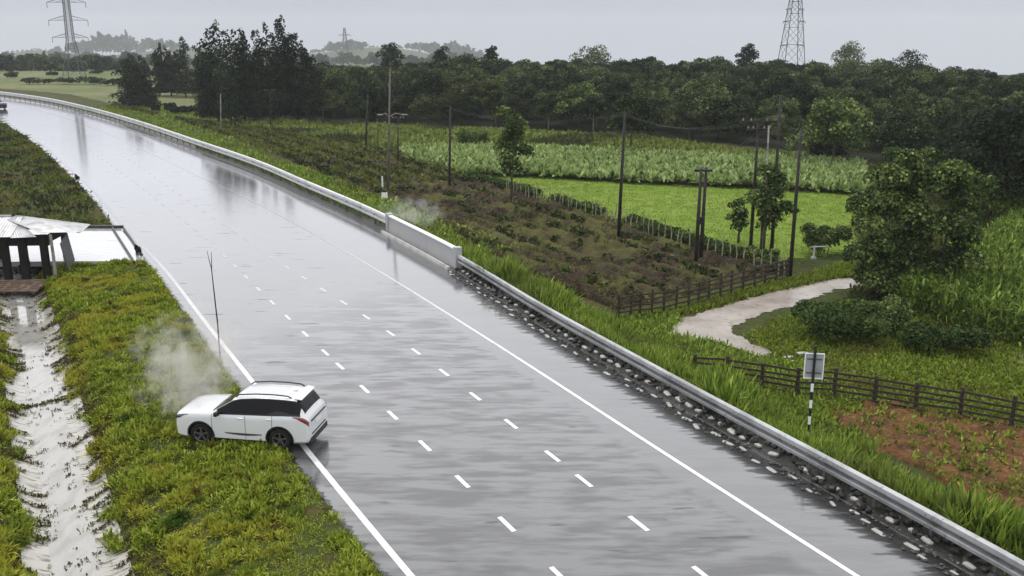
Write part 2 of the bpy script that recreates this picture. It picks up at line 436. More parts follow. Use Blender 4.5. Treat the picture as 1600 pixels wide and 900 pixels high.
# wet asphalt: dark grey under a thin, uneven film of water; the dark reflection of bank and rail is painted in at the edge
def wet_road(name, base, film_lo, film_hi, patches, edge_refl=False):
    m = bpy.data.materials.new(name); m.use_nodes = True
    t = m.node_tree; b = t.nodes['Principled BSDF']
    tc_ = t.nodes.new('ShaderNodeTexCoord')
    def nz(scale, detail=4, vec=None):
        n = t.nodes.new('ShaderNodeTexNoise'); n.inputs['Scale'].default_value = scale; n.inputs['Detail'].default_value = detail
        t.links.new(vec or tc_.outputs['Object'], n.inputs['Vector']); return n.outputs['Fac']
    def mr(v, a, b_, c, d):
        n = t.nodes.new('ShaderNodeMapRange')
        for k, x in zip(('From Min', 'From Max', 'To Min', 'To Max'), (a, b_, c, d)): n.inputs[k].default_value = x
        t.links.new(v, n.inputs['Value']); return n.outputs['Result']
    def op(o_, a, b_):
        n = t.nodes.new('ShaderNodeMath'); n.operation = o_
        for i, x in enumerate((a, b_)):
            if isinstance(x, (int, float)): n.inputs[i].default_value = x
            else: t.links.new(x, n.inputs[i])
        return n.outputs[0]
    mp = t.nodes.new('ShaderNodeMapping'); mp.inputs['Scale'].default_value = (0.42, 1.5, 1)
    t.links.new(tc_.outputs['Object'], mp.inputs['Vector'])
    mp2 = t.nodes.new('ShaderNodeMapping'); mp2.inputs['Scale'].default_value = (0.9, 4.0, 1)
    t.links.new(tc_.outputs['Object'], mp2.inputs['Vector'])
    big, mid, streak = nz(0.05), nz(0.8, 7, mp.outputs[0]), nz(0.9, 6, mp2.outputs[0])
    sx_ = t.nodes.new('ShaderNodeSeparateXYZ'); t.links.new(tc_.outputs['Object'], sx_.inputs[0])
    dry = mr(op('ADD', op('SUBTRACT', sx_.outputs['Y'], op('MULTIPLY', sx_.outputs['X'], 2.5)), op('MULTIPLY', big, 24.0)), 50.0, 84.0, 1.0, 0.0)     # the near lanes drain, the far ones stay under water
    mx = t.nodes.new('ShaderNodeMix'); mx.data_type = 'RGBA'
    t.links.new(mr(op('ADD', op('MULTIPLY', mid, 0.5), op('MULTIPLY', streak, 0.5)), 0.45, 0.57, 0, 1), mx.inputs['Factor'])
    mx.inputs['A'].default_value = tuple(base) + (1,)
    mx.inputs['B'].default_value = tuple(c * patches for c in base) + (1,)
    col = mx.outputs['Result']
    mp3 = t.nodes.new('ShaderNodeMapping'); mp3.inputs['Scale'].default_value = (0.5, 2.4, 1); mp3.inputs['Rotation'].default_value = (0, 0, 0.12)
    t.links.new(tc_.outputs['Object'], mp3.inputs['Vector'])
    bare = mr(nz(0.9, 3, mp3.outputs[0]), 0.655, 0.70, 0.0, 1.0)                      # spots where the asphalt stands clear of the water
    grain = nz(60, 2)
    mg = t.nodes.new('ShaderNodeMix'); mg.data_type = 'RGBA'; mg.inputs['B'].default_value = tuple(c * 0.45 for c in base) + (1,)
    t.links.new(op('MAXIMUM', op('MULTIPLY', bare, 0.85), mr(grain, 0.55, 0.75, 0.0, 0.35)), mg.inputs['Factor']); t.links.new(col, mg.inputs['A']); col = mg.outputs['Result']
    rough = op('ADD', mr(big, 0.4, 0.6, film_lo, film_hi), op('MULTIPLY', dry, mr(streak, 0.42, 0.62, 0.0, 0.10)))
    film = mr(op('ADD', op('MULTIPLY', mid, 0.6), op('MULTIPLY', streak, 0.4)), 0.45, 0.57, 1.0, 0.42)
    film = op('MAXIMUM', film, op('SUBTRACT', 1.0, dry))
    film = op('MULTIPLY', film, mr(bare, 0, 1, 1.0, 0.35))
    if edge_refl:
        af = t.nodes.new('ShaderNodeAttribute'); af.attribute_name = 'film'
        fl = mr(op('ADD', af.outputs['Fac'], op('MULTIPLY', op('SUBTRACT', mid, 0.5), 0.8)), 0.35, 0.60, 0.0, 1.0)
        film = op('MAXIMUM', film, fl); rough = op('MULTIPLY', rough, mr(fl, 0, 1, 1.0, 0.6))
        at = t.nodes.new('ShaderNodeAttribute'); at.attribute_name = 'edge_refl'
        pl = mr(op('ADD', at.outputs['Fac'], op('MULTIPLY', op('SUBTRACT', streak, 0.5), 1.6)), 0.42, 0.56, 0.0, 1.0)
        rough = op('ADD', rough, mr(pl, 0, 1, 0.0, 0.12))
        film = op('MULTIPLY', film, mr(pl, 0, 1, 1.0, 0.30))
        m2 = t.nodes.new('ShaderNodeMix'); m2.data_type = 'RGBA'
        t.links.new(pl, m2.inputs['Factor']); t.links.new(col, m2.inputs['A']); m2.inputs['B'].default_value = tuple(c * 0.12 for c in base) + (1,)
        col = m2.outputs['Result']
    t.links.new(col, b.inputs['Base Color'])
    t.links.new(rough, b.inputs['Roughness'])
    b.inputs['IOR'].default_value = 1.5
    t.links.new(film, b.inputs['Coat Weight'])
    b.inputs['Coat IOR'].default_value = 1.72
    b.inputs['Coat Roughness'].default_value = 0.03
    bp = t.nodes.new('ShaderNodeBump'); bp.inputs['Strength'].default_value = 0.16; bp.inputs['Distance'].default_value = 0.02
    t.links.new(nz(2.4, 6, mp2.outputs[0]), bp.inputs['Height'])
    t.links.new(bp.outputs['Normal'], b.inputs['Normal'])
    t.links.new(bp.outputs['Normal'], b.inputs['Coat Normal'])
    return m
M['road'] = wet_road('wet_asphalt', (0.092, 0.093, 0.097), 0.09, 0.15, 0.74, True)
M['apron'] = wet_road('flooded_concrete', (0.52, 0.52, 0.52), 0.05, 0.10, 0.85)
M['track'] = mat('wet_pale_track', (0.34, 0.305, 0.27), 0.25, 0.5, noise=[(0.5, (0.235, 0.205, 0.175), 0.42, 0.62), (2.2, (0.20, 0.165, 0.13), 0.56, 0.70), (9, (0.15, 0.12, 0.09), 0.62, 0.74)], bump=(6, 0.5, 0.04))
M['paint'] = mat('road_paint', (0.70, 0.70, 0.70), 0.35, 0.5, coat=0.9, noise=[(2.0, (0.52, 0.52, 0.51), 0.50, 0.70), (14, (0.22, 0.22, 0.22), 0.60, 0.70)])
t_ = M['paint'].node_tree; b_ = t_.nodes['Principled BSDF']              # far markings darken with distance: their fading in the glare is painted in
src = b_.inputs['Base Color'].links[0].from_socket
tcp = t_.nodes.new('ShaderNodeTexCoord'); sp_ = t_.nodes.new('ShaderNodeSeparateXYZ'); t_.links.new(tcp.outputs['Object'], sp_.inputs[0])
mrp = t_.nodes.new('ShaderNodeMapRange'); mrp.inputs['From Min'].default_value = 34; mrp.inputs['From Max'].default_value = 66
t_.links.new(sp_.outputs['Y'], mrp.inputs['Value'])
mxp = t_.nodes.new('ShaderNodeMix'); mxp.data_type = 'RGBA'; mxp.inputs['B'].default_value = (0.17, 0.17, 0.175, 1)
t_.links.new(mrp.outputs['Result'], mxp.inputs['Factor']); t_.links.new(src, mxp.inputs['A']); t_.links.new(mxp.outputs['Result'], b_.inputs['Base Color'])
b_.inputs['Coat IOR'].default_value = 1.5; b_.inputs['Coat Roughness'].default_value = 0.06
M['lining'] = mat('channel_lining', (0.38, 0.365, 0.32), 0.22, 0.5, noise=[(1.5, (0.28, 0.27, 0.235), 0.45, 0.65), (3.0, (0.075, 0.065, 0.036), 0.52, 0.63)], bump=(9, 0.08, 0.01), stretch=(0.45, 2.6, 1), coat=0.5)
wm = bpy.data.materials.new('ditch_water'); wm.use_nodes = True
b = wm.node_tree.nodes['Principled BSDF']
b.inputs['Base Color'].default_value = (0.38, 0.375, 0.355, 1); b.inputs['Roughness'].default_value = 0.10
b.inputs['IOR'].default_value = 1.45; b.inputs['Coat Weight'].default_value = 0.8; b.inputs['Coat Roughness'].default_value = 0.05
t = wm.node_tree
n_ = t.nodes.new('ShaderNodeTexNoise'); n_.inputs['Scale'].default_value = 3.0
bp = t.nodes.new('ShaderNodeBump'); bp.inputs['Strength'].default_value = 0.02; bp.inputs['Distance'].default_value = 0.01
tcn = t.nodes.new('ShaderNodeTexCoord'); t.links.new(tcn.outputs['Object'], n_.inputs['Vector'])
t.links.new(n_.outputs['Fac'], bp.inputs['Height']); t.links.new(bp.outputs['Normal'], b.inputs['Normal'])
n2_ = t.nodes.new('ShaderNodeTexNoise'); n2_.inputs['Scale'].default_value = 1.2; n2_.inputs['Detail'].default_value = 6
mpw = t.nodes.new('ShaderNodeMapping'); mpw.inputs['Scale'].default_value = (2.2, 0.7, 1); t.links.new(tcn.outputs['Object'], mpw.inputs['Vector']); t.links.new(mpw.outputs[0], n2_.inputs['Vector'])
rw = t.nodes.new('ShaderNodeValToRGB'); rw.color_ramp.elements[0].position = 0.36; rw.color_ramp.elements[0].color = (0.25, 0.24, 0.215, 1); rw.color_ramp.elements[1].position = 0.56; rw.color_ramp.elements[1].color = (0.33, 0.325, 0.305, 1)
t.links.new(n2_.outputs['Fac'], rw.inputs[0]); t.links.new(rw.outputs[0], b.inputs['Base Color'])
M['water'] = wm

# ------------------------------------------------------------------ the ground
def spaced(lo, hi, d0, k):
    o_, x, d = [0.0], 0.0, d0
    while x < hi: x += d; o_.append(x); d = max(d0, d0 + (abs(x) - 45) * k) if abs(x) > 45 else d0
    o2, x = [], 0.0
    d = d0
    while x > lo: x -= d; o2.append(x); d = max(d0, d0 + (abs(x) - 45) * k) if abs(x) > 45 else d0
    return np.array(o2[::-1] + o_)
gx = spaced(-2600, 2600, 0.7, 0.05)
gy = spaced(-60, 3400, 0.7, 0.03)
GX, GY = np.meshgrid(gx, gy)
GZ = ground_h(GX, GY)
nx, ny = len(gx), len(gy)
idx = np.arange(nx * ny).reshape(ny, nx)
quads = np.stack([idx[:-1, :-1], idx[:-1, 1:], idx[1:, 1:], idx[1:, :-1]], -1).reshape(-1, 4)
go = np_mesh('ground', np.stack([GX, GY, GZ], -1).reshape(-1, 3), quads, M['ground'], smooth=True)
tag(go, kind='structure')

def strip(name, left, right, z, m, n=None):
    n = n or max(len(left), len(right))
    def rs(q):
        t = np.linspace(0, len(q) - 1, n); i = np.arange(len(q))
        return np.stack([np.interp(t, i, q[:, 0]), np.interp(t, i, q[:, 1])], 1)
    a, b_ = rs(left), rs(right)
    V = np.vstack([np.c_[a, np.full(n, z)], np.c_[b_, np.full(n, z)]])
    i = np.arange(n - 1)
    return np_mesh(name, V, np.stack([i, i + n, i + n + 1, i + 1], 1), m)

def resample(q, n):
    t = np.linspace(0, len(q) - 1, n); i = np.arange(len(q))
    return np.stack([np.interp(t, i, q[:, 0]), np.interp(t, i, q[:, 1])], 1)
def s_at(q, px, py, z=0):
    p = P(px, py, z); return arc(q)[np.argmin((q[:, 0] - p.x) ** 2 + (q[:, 1] - p.y) ** 2)]
ra, rb = resample(LE, 400), resample(GG - normals_of(GG) * 0.12, 400)
us = np.r_[np.linspace(0, 0.12, 8), np.linspace(0.16, 0.66, 10), np.linspace(0.68, 1, 23)]
RV = ra[:, None, :] * (1 - us[None, :, None]) + rb[:, None, :] * us[None, :, None]
idx = np.arange(400 * 41).reshape(400, 41)
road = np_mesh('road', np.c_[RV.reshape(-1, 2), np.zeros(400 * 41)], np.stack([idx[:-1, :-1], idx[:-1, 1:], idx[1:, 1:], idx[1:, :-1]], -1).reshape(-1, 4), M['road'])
wd_ = np.linalg.norm(rb - ra, axis=1)[:, None]
dr_, dl_ = wd_ * (1 - us), wd_ * us
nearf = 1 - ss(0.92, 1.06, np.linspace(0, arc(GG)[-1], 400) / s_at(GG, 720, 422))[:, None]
edge_refl = np.clip((0.45 + 0.75 * nearf) - dr_ / (0.9 + 0.9 * nearf), 0, 1) + np.clip(0.75 - dl_ / 0.5, 0, 1)  # darkening mask: painted reflection along the right edge, thin dark rim along the left
film_ = np.clip(1.25 - np.abs(dr_ - 2.6) / 2.0, 0, 1) * np.ones_like(dl_)
fa_ = road.data.attributes.new('film', 'FLOAT', 'POINT'); fa_.data.foreach_set('value', film_.ravel().astype(np.float32))
at_ = road.data.attributes.new('edge_refl', 'FLOAT', 'POINT'); at_.data.foreach_set('value', edge_refl.ravel().astype(np.float32))
tag(road, kind='structure')
def line_strip(mb, q, w_, z):
    n = normals_of(q)
    a, b_ = q - n * w_ / 2, q + n * w_ / 2
    V = [(x, y, z) for x, y in a] + [(x, y, z) for x, y in b_]
    k = len(q)
    mb.add(V, [(i, i + k, i + k + 1, i + 1) for i in range(k - 1)])
marks = MB()
line_strip(marks, LL, 0.19, 0.005)
line_strip(marks, RR, 0.15, 0.005)
def dashes(q, centres, extra, frac, w_):
    s = arc(q)
    ps = []
    for c in centres:
        p = P(*c); ps.append(s[np.argmin((q[:, 0] - p.x) ** 2 + (q[:, 1] - p.y) ** 2)])
    pitch = np.median(np.abs(np.diff(sorted(ps))))
    ps = sorted(ps)
    x = ps[-1]
    for _ in range(extra): x += pitch; ps.append(x)
    x = ps[0]
    for _ in range(3): x -= pitch; ps.append(x)
    L_ = pitch * frac
    for x in ps:
        if x < 1 or x > s[-1] - 2: continue
        t = np.linspace(x - L_ / 2, x + L_ / 2, 4)
        line_strip(marks, np.stack([np.interp(t, s, q[:, 0]), np.interp(t, s, q[:, 1])], 1), w_, 0.005)
dashes(AA, [(868, 890), (790, 816), (721, 752), (666, 697), (616, 649), (573, 611), (537, 576), (507, 552), (475, 520), (452, 500)], 26, 0.31, 0.145)
dashes(BB, [(1100, 895), (1006, 824), (924, 760), (852, 704), (790, 655), (733, 613), (690, 578), (650, 547), (611, 517)], 26, 0.31, 0.145)
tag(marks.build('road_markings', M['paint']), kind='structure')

# ---- drainage ditch with water
dn = normals_of(DD)
prof = [(-1.75, -0.42), (-1.3, -0.82), (-0.85, -1.045), (-0.4, -1.13), (0.4, -1.13), (0.85, -1.045), (1.3, -0.82), (1.75, -0.42)]
V = np.concatenate([np.c_[DD + dn * o_, np.full(len(DD), z)] for o_, z in prof])
k = len(DD); fs = []
for j in range(len(prof) - 1):
    i = np.arange(k - 1); fs.append(np.stack([j * k + i, (j + 1) * k + i, (j + 1) * k + i + 1, j * k + i + 1], 1))
tag(np_mesh('drainage_channel', V, np.concatenate(fs), M['lining']), kind='structure')
for sd in (-1, 1):
    n2 = len(DD); i2 = np.arange(n2 - 1)
    Vb = np.concatenate([np.c_[DD + dn * o_ * sd, np.full(n2, z)] for o_, z in ((1.32, -0.80), (1.75, -0.39), (2.35, -0.33))])
    tag(np_mesh('bank', Vb, np.concatenate([np.stack([j * n2 + i2, (j + 1) * n2 + i2, (j + 1) * n2 + i2 + 1, j * n2 + i2 + 1], 1) for j in (0, 1)]), M['ground']), kind='structure')
tag(strip('water', DD - dn * 0.62, DD + dn * 0.62, WZ + 0.035, M['water']), kind='structure')

# ---- field sheets
def sheet(name, px, dz, m, z=FZ, step=0.6, jit=0.8, freq=0.6):
    poly = [P(x, y, z) for x, y in px]
    xs = np.arange(min(p.x for p in poly) - 1, max(p.x for p in poly) + 1 + step, step)
    ys = np.arange(min(p.y for p in poly) - 1, max(p.y for p in poly) + 1 + step, step)
    X, Y = np.meshgrid(xs, ys)
    JX, JY = (vnoise(X, Y, freq, 61) - 0.5) * 2 * jit + (vnoise(X, Y, freq * 3.5, 63) - 0.5) * jit, (vnoise(X, Y, freq, 62) - 0.5) * 2 * jit + (vnoise(X, Y, freq * 3.5, 64) - 0.5) * jit
    ins = inside(X + JX, Y + JY, poly)
    ny_, nx_ = X.shape; idx = np.arange(nx_ * ny_).reshape(ny_, nx_)
    q = np.stack([idx[:-1, :-1], idx[:-1, 1:], idx[1:, 1:], idx[1:, :-1]], -1).reshape(-1, 4)
    q = q[ins.ravel()[q].all(1)]
    used = np.unique(q); mp_ = np.full(nx_ * ny_, -1); mp_[used] = np.arange(len(used))
    V = np.stack([X, Y, np.full(X.shape, z + dz)], -1).reshape(-1, 3)[used]
    return tag(np_mesh(name, V, mp_[q], m), kind='structure')
def inside(X, Y, poly):
    c = np.zeros(X.shape, bool); n = len(poly); j = n - 1
    for i in range(n):
        xi, yi, xj, yj = poly[i][0], poly[i][1], poly[j][0], poly[j][1]
        m = ((yi > Y) != (yj > Y)) & (X < (xj - xi) * (Y - yi) / (yj - yi + 1e-12) + xi)
        c ^= m; j = i
    return c
def vnoise(X, Y, sc, seed):
    r = np.random.default_rng(seed); G = r.random((256, 256))
    x, y = X * sc + 1000, Y * sc + 1000
    xi, yi = np.floor(x).astype(int), np.floor(y).astype(int)
    fx, fy = x - xi, y - yi
    fx, fy = fx * fx * (3 - 2 * fx), fy * fy * (3 - 2 * fy)
    g = lambda a, b_: G[a % 256, b_ % 256]
    return (g(xi, yi) * (1 - fx) + g(xi + 1, yi) * fx) * (1 - fy) + (g(xi, yi + 1) * (1 - fx) + g(xi + 1, yi + 1) * fx) * fy

PASTURE = [(722, 276), (860, 279), (1000, 288), (1180, 296), (1345, 306), (1345, 396), (1250, 408), (1225, 418), (1100, 388), (960, 344), (830, 306)]
CROP = [(622, 238), (800, 236), (1000, 246), (1345, 262), (1345, 306), (1180, 295), (1000, 288), (860, 279), (722, 275), (650, 255)]
PLOUGH = [(690, 285), (740, 280), (830, 309), (960, 347), (1100, 391), (1215, 425), (1090, 458), (965, 485), (880, 452), (800, 415), (700, 362), (640, 322), (600, 292)]
ROUGH = [(180, 170), (300, 190), (420, 205), (640, 246), (722, 277), (690, 286), (600, 292), (640, 322), (560, 300), (430, 240), (330, 205), (240, 178), (170, 160)]
STRIP2 = [(360, 188), (560, 196), (800, 206), (1000, 216), (1140, 236), (1345, 256), (1345, 262), (1000, 246), (800, 236), (620, 237), (500, 218), (400, 203)]
FARF = [(-400, 110), (-100, 110), (180, 112), (330, 140), (400, 190), (330, 200), (240, 180), (170, 162), (100, 147), (0, 139), (-400, 125)]
RED = [(1280, 640), (1380, 628), (1500, 650), (1700, 690), (1700, 860), (1560, 800), (1440, 735), (1350, 690)]
sheet('pasture', PASTURE, 0.030, M['pasture'])
sheet('crop_soil', CROP, 0.022, M['far_field'])
sheet('field_strip', STRIP2, 0.014, M['far_field'])
sheet('distant_field', FARF, 0.040, M['far_field'])
sheet('red_soil', RED, 0.020, M['red_soil'])
TRACK = [(1040, 520), (1085, 490), (1180, 463), (1290, 437), (1420, 424), (1420, 440), (1330, 449), (1255, 470), (1195, 492), (1150, 514), (1172, 535), (1212, 560), (1176, 558), (1120, 536), (1058, 526)]
sheet('track', TRACK, 0.035, M['track'], step=0.10, jit=0.35, freq=0.9)

# ploughed field: clods and furrows as real relief
def relief(name, px, m, amp, step, seed, furrow=None):
    poly = [P(x, y, FZ) for x, y in px]
    xs = np.arange(min(p.x for p in poly), max(p.x for p in poly) + step, step)
    ys = np.arange(min(p.y for p in poly), max(p.y for p in poly) + step, step)
    X, Y = np.meshgrid(xs, ys)
    n1 = vnoise(X, Y, 1.3, seed) * 0.35 + vnoise(X, Y, 2.6, seed + 1) * 0.6 + vnoise(X, Y, 4.5, seed + 3) * 0.45 + vnoise(X, Y, 0.3, seed + 2) * 0.15
    Z = FZ + 0.03 + amp * np.clip(n1 - 0.45, 0, 1.2)
    if furrow:
        u = X * math.cos(furrow) + Y * math.sin(furrow) + 0.8 * vnoise(X, Y, 0.25, seed + 5)
        Z += 0.21 * np.sin(u * 2 * math.pi / 1.35) * (0.4 + 1.2 * vnoise(X, Y, 0.8, seed + 6))
    ins = inside(X, Y, poly)
    Z = np.where(ins, Z, FZ - 0.3)
    ny_, nx_ = X.shape; idx = np.arange(nx_ * ny_).reshape(ny_, nx_)
    q = np.stack([idx[:-1, :-1], idx[:-1, 1:], idx[1:, 1:], idx[1:, :-1]], -1).reshape(-1, 4)
    keep = ins.ravel()[q].any(1)
    return tag(np_mesh(name, np.stack([X, Y, Z], -1).reshape(-1, 3), q[keep], m, smooth=False), kind='structure')
relief('ploughed_field', PLOUGH, M['soil'], 0.42, 0.16, 3, furrow=0.53)
M['rough'] = mat('rough_field_soil', (0.048, 0.038, 0.017), 0.9, 0.1, noise=[(0.35, (0.06, 0.065, 0.018), 0.48, 0.64), (1.2, (0.020, 0.014, 0.008), 0.5, 0.64)], bump=(5, 0.8, 0.1))
relief('rough_field', ROUGH, M['rough'], 0.5, 0.5, 9, furrow=0.25)
relief('red_field', RED, M['red_soil'], 0.35, 0.25, 21)

# ------------------------------------------------------------------ vegetation generators
def blades(points, n_per, size, spread, lean, rng, width=0.25, quad=False):
    """tufts: n_per pointed leaves from each point; returns V, F, tint"""
    pts = np.repeat(np.asarray(points, float), n_per, 0)
    N = len(pts)
    base = pts.copy(); base[:, :2] += rng.normal(0, spread, (N, 2))
    ang = rng.random(N) * 2 * np.pi
    ln = np.abs(rng.normal(lean, lean * 0.5, N))
    sz = (np.repeat(size, n_per) if isinstance(size, np.ndarray) else size) * (0.55 + 0.9 * rng.random(N))
    d = np.stack([np.cos(ang) * np.sin(ln), np.sin(ang) * np.sin(ln), np.cos(ln)], 1)
    side = np.stack([-np.sin(ang), np.cos(ang), 0 * ang], 1)
    wd = (width * sz)[:, None]
    tip = base + d * sz[:, None]
    mid = base + d * (sz * 0.55)[:, None] + np.c_[np.zeros((N, 2)), 0.06 * sz]
    V = np.stack([base, mid - side * wd / 2, tip - np.c_[np.zeros((N, 2)), 0.15 * sz * np.sin(ln)], mid + side * wd / 2], 1).reshape(-1, 3)
    Fq = np.arange(4 * N).reshape(N, 4)
    return V, Fq, np.clip(rng.normal(0.5, 0.22, N), 0, 1)

def merge(parts):
    Vs, Fs, Ts, n = [], [], [], 0
    for V, Fq, T in parts:
        Vs.append(V); Fs.append(Fq + n); Ts.append(T); n += len(V)
    return np.concatenate(Vs), np.concatenate(Fs), np.concatenate(Ts)

def leaf_cloud(blobs, count, size, rng, up=0.35):
    """leaf faces spread through a set of (centre, radii) lobes, denser towards their skins"""
    C = np.array([b_[0] for b_ in blobs], float); R_ = np.array([b_[1] for b_ in blobs], float)
    wgt = (R_[:, 0] * R_[:, 2]); wgt = wgt / wgt.sum()
    pick = rng.choice(len(blobs), count, p=wgt)
    d = rng.normal(size=(count, 3)); d /= np.linalg.norm(d, axis=1)[:, None]
    d[:, 2] = np.where(d[:, 2] < -0.45, -d[:, 2], d[:, 2])
    r = rng.random(count) ** 0.30 * (0.9 + 0.2 * rng.random(count))
    p = C[pick] + d * R_[pick] * r[:, None]
    n = d + rng.normal(0, 0.7, (count, 3)); n[:, 2] += up
    n /= np.linalg.norm(n, axis=1)[:, None]
    a = np.cross(n, rng.normal(size=(count, 3))); a /= np.linalg.norm(a, axis=1)[:, None]
    b_ = np.cross(n, a)
    s = size * (0.5 + rng.random(count))
    asp = 0.55 + 0.35 * rng.random(count)
    V = np.stack([p - a * s[:, None] / 2, p + b_ * (s * asp)[:, None] / 2, p + a * s[:, None] / 2, p - b_ * (s * asp)[:, None] / 2], 1).reshape(-1, 3)
    return V, np.arange(4 * count).reshape(count, 4), np.clip(rng.normal(0.5, 0.2, count) + 0.12 * (pick % 3 - 1), 0, 1)

def crown_blobs(h, r, z0, rng, n=14, flat=0.8):
    """lobes arranged over a dome from z0 to h"""
    out_ = [((0, 0, (z0 + h) / 2), (r * 0.62, r * 0.62, (h - z0) * 0.40))]
    for i in range(n):
        a = i * 2.39996 + rng.random() * 0.6
        t = (i + 0.5) / n
        zz = z0 + (h - z0) * (0.18 + 0.72 * t)
        rr = r * math.sqrt(max(0.02, 1 - (1.6 * t - 0.6) ** 2 if t > 0.375 else 1)) * (0.45 + 0.45 * rng.random())
        s = r * (0.26 + 0.22 * rng.random())
        out_.append(((rr * math.cos(a), rr * math.sin(a), zz), (s, s, s * flat)))
    return out_

def tree_trunk(h, r0, rng, name, parent, m, blobs=None, lean=0.0):
    mb = MB()
    a = rng.random() * 6.28
    top = Vector((math.cos(a) * lean, math.sin(a) * lean, h))
    mb.tube([(0, 0, -0.3), top * 0.35 + Vector((0.04, 0.03, 0)), top * 0.7, top], [r0 * 1.25, r0, r0 * 0.7, r0 * 0.3], 7)
    for c, R_ in (blobs or [])[1:7]:
        s = top * (0.45 + 0.3 * rng.random())
        mb.tube([s, (s + Vector(c)) / 2 + Vector((0, 0, 0.2)), Vector(c)], [r0 * 0.45, r0 * 0.3, r0 * 0.12], 5)
    return mb.build(name, m, parent, smooth=True)

def broad_tree(name, h, r, z0, count, size, m, seed, n=14, trunk_r=0.16, bark='bark', squash=0.8):
    rng = np.random.default_rng(seed)
    root = empty(name, (0, 0, 0))
    bl = crown_blobs(h, r, z0, rng, n, squash)
    V, Fq, T = leaf_cloud(bl, count, size, rng)
    np_mesh('crown', V, Fq, m, root, T)
    tree_trunk(z0 + (h - z0) * 0.6, trunk_r, rng, 'trunk', root, M[bark], bl)
    return root

def column_tree(name, h, r, z0, count, size, m, seed, spires=3):
    rng = np.random.default_rng(seed)
    root = empty(name, (0, 0, 0))
    bl = []
    for s in range(spires):
        a = rng.random() * 6.28; o_ = r * 0.5 * (s > 0)
        cx, cy, hh = o_ * math.cos(a), o_ * math.sin(a), h * (1 - 0.14 * s * rng.random())
        n = 9
        for i in range(n):
            t = i / (n - 1)
            rad = r * (0.52 * (1 - t) ** 0.5 + 0.24) * (0.6 + 0.7 * rng.random())
            bl.append(((cx + rng.normal(0, r * 0.2), cy + rng.normal(0, r * 0.2), z0 + (hh - z0) * t * 0.96), (rad, rad, (hh - z0) / n * 0.95)))
    V, Fq, T = leaf_cloud(bl, count, size, rng, up=0.1)
    np_mesh('crown', V, Fq, m, root, T)
    tree_trunk(h * 0.7, 0.16, rng, 'trunk', root, M['bark'])
    return root

def put(o, p, s=1.0, rz=None, sz=None):
    o.location = p
    o.scale = (s, s, sz or s)
    o.rotation_euler = (0, 0, random.random() * 6.28 if rz is None else rz)

# ---- left verge: leafy ground cover and grass
def scatter_poly(poly, n, rng):
    xs = [p[0] for p in poly]; ys = [p[1] for p in poly]
    o_ = []
    tot = 0
    while tot < n:
        x = rng.uniform(min(xs), max(xs), n * 2); y = rng.uniform(min(ys), max(ys), n * 2)
        m = inside(x, y, poly); o_.append(np.stack([x[m], y[m]], 1)); tot += int(m.sum())
        if len(o_) > 40: break
    return np.concatenate(o_)[:n]

def lift(q): return np.c_[q, ground_h(q[:, 0], q[:, 1]) + 0.0]

rng = np.random.default_rng(11)
VERGE = [P(x, y) for x, y in [(-260, 1010), (720, 1010), (600, 905), (478, 715), (395, 606), (345, 541), (302, 490), (275, 448), (246, 412), (215, 412), (80, 412), (-60, 412), (-260, 700)]]
pts = scatter_poly(VERGE, 52000, rng)
dl, dd = -sdist(pts[:, 0], pts[:, 1], LE_c), np.abs(sdist(pts[:, 0], pts[:, 1], DD_c))
ang_n = vnoise(pts[:, 0], pts[:, 1], 1.5, 5)
fringe = np.where(dd < 1.5, ang_n > 0.30 + (1.5 - dd) * 0.9, True)
pts = pts[(dl > 0.08) & fringe & (dd > 0.75)]
lump = vnoise(pts[:, 0], pts[:, 1], 2.1, 17) * 0.6 + vnoise(pts[:, 0], pts[:, 1], 4.5, 18) * 0.4
pts = pts[(lump > 0.36) | (rng.random(len(pts)) < 0.12)]
lump = vnoise(pts[:, 0], pts[:, 1], 2.1, 17) * 0.6 + vnoise(pts[:, 0], pts[:, 1], 4.5, 18) * 0.4
hgt = 0.25 + 1.3 * np.clip(lump - 0.3, 0, 1) + 0.9 * vnoise(pts[:, 0], pts[:, 1], 0.9, 6) * vnoise(pts[:, 0], pts[:, 1], 0.35, 8) * 1.6
p3 = lift(pts)
dd3 = np.abs(sdist(pts[:, 0], pts[:, 1], DD_c))
p3[:, 2] = np.where(dd3 < 2.35, np.maximum(p3[:, 2], np.interp(dd3, [0.85, 1.32, 1.75, 2.35], [-1.04, -0.81, -0.40, -0.34])), p3[:, 2])
parts = []
for lo, hi in ((0, 0.8), (0.8, 1.1), (1.1, 9)):
    mk = (hgt >= lo) & (hgt < hi)
    if mk.any(): parts.append(blades(p3[mk], 10, 0.155 * (lo + min(hi, 1.5)) / 1.4, 0.06, 0.75, rng, 0.20))
V, Fq, T = merge(parts)
sq_ = arc(DD); nd_ = normals_of(DD); fr = []
def ditch_pt(s2, side, o_):
    c = [np.interp(s2, sq_, a_) for a_ in (DD[:, 0], DD[:, 1], nd_[:, 0], nd_[:, 1])]
    return (c[0] + side * c[2] * o_ + rng.normal(0, .025), c[1] + side * c[3] * o_ + rng.normal(0, .025), float(np.interp(o_, [0.4, 0.85, 1.3, 1.75, 2.1], [-1.11, -1.035, -0.81, -0.41, -0.38])))
for side in (-1, 1):
    s = 0.0
    while s < sq_[-1]:
        reach = rng.choice([1.5, 1.3, 1.0, 0.75, 0.5], p=[.3, .25, .2, .15, .10]); slant = rng.uniform(0.15, 0.5)
        gap = rng.random() < 0.3
        n_t = int((2.1 - reach) * 42)
        for j in range(n_t):
            o_ = 2.1 - (2.1 - reach) * j / max(1, n_t)
            if gap and o_ < 1.45 and rng.random() < 0.75: continue
            fr.append(ditch_pt(s - slant * (2.0 - o_), side, o_))
        s += rng.uniform(0.10, 0.42)
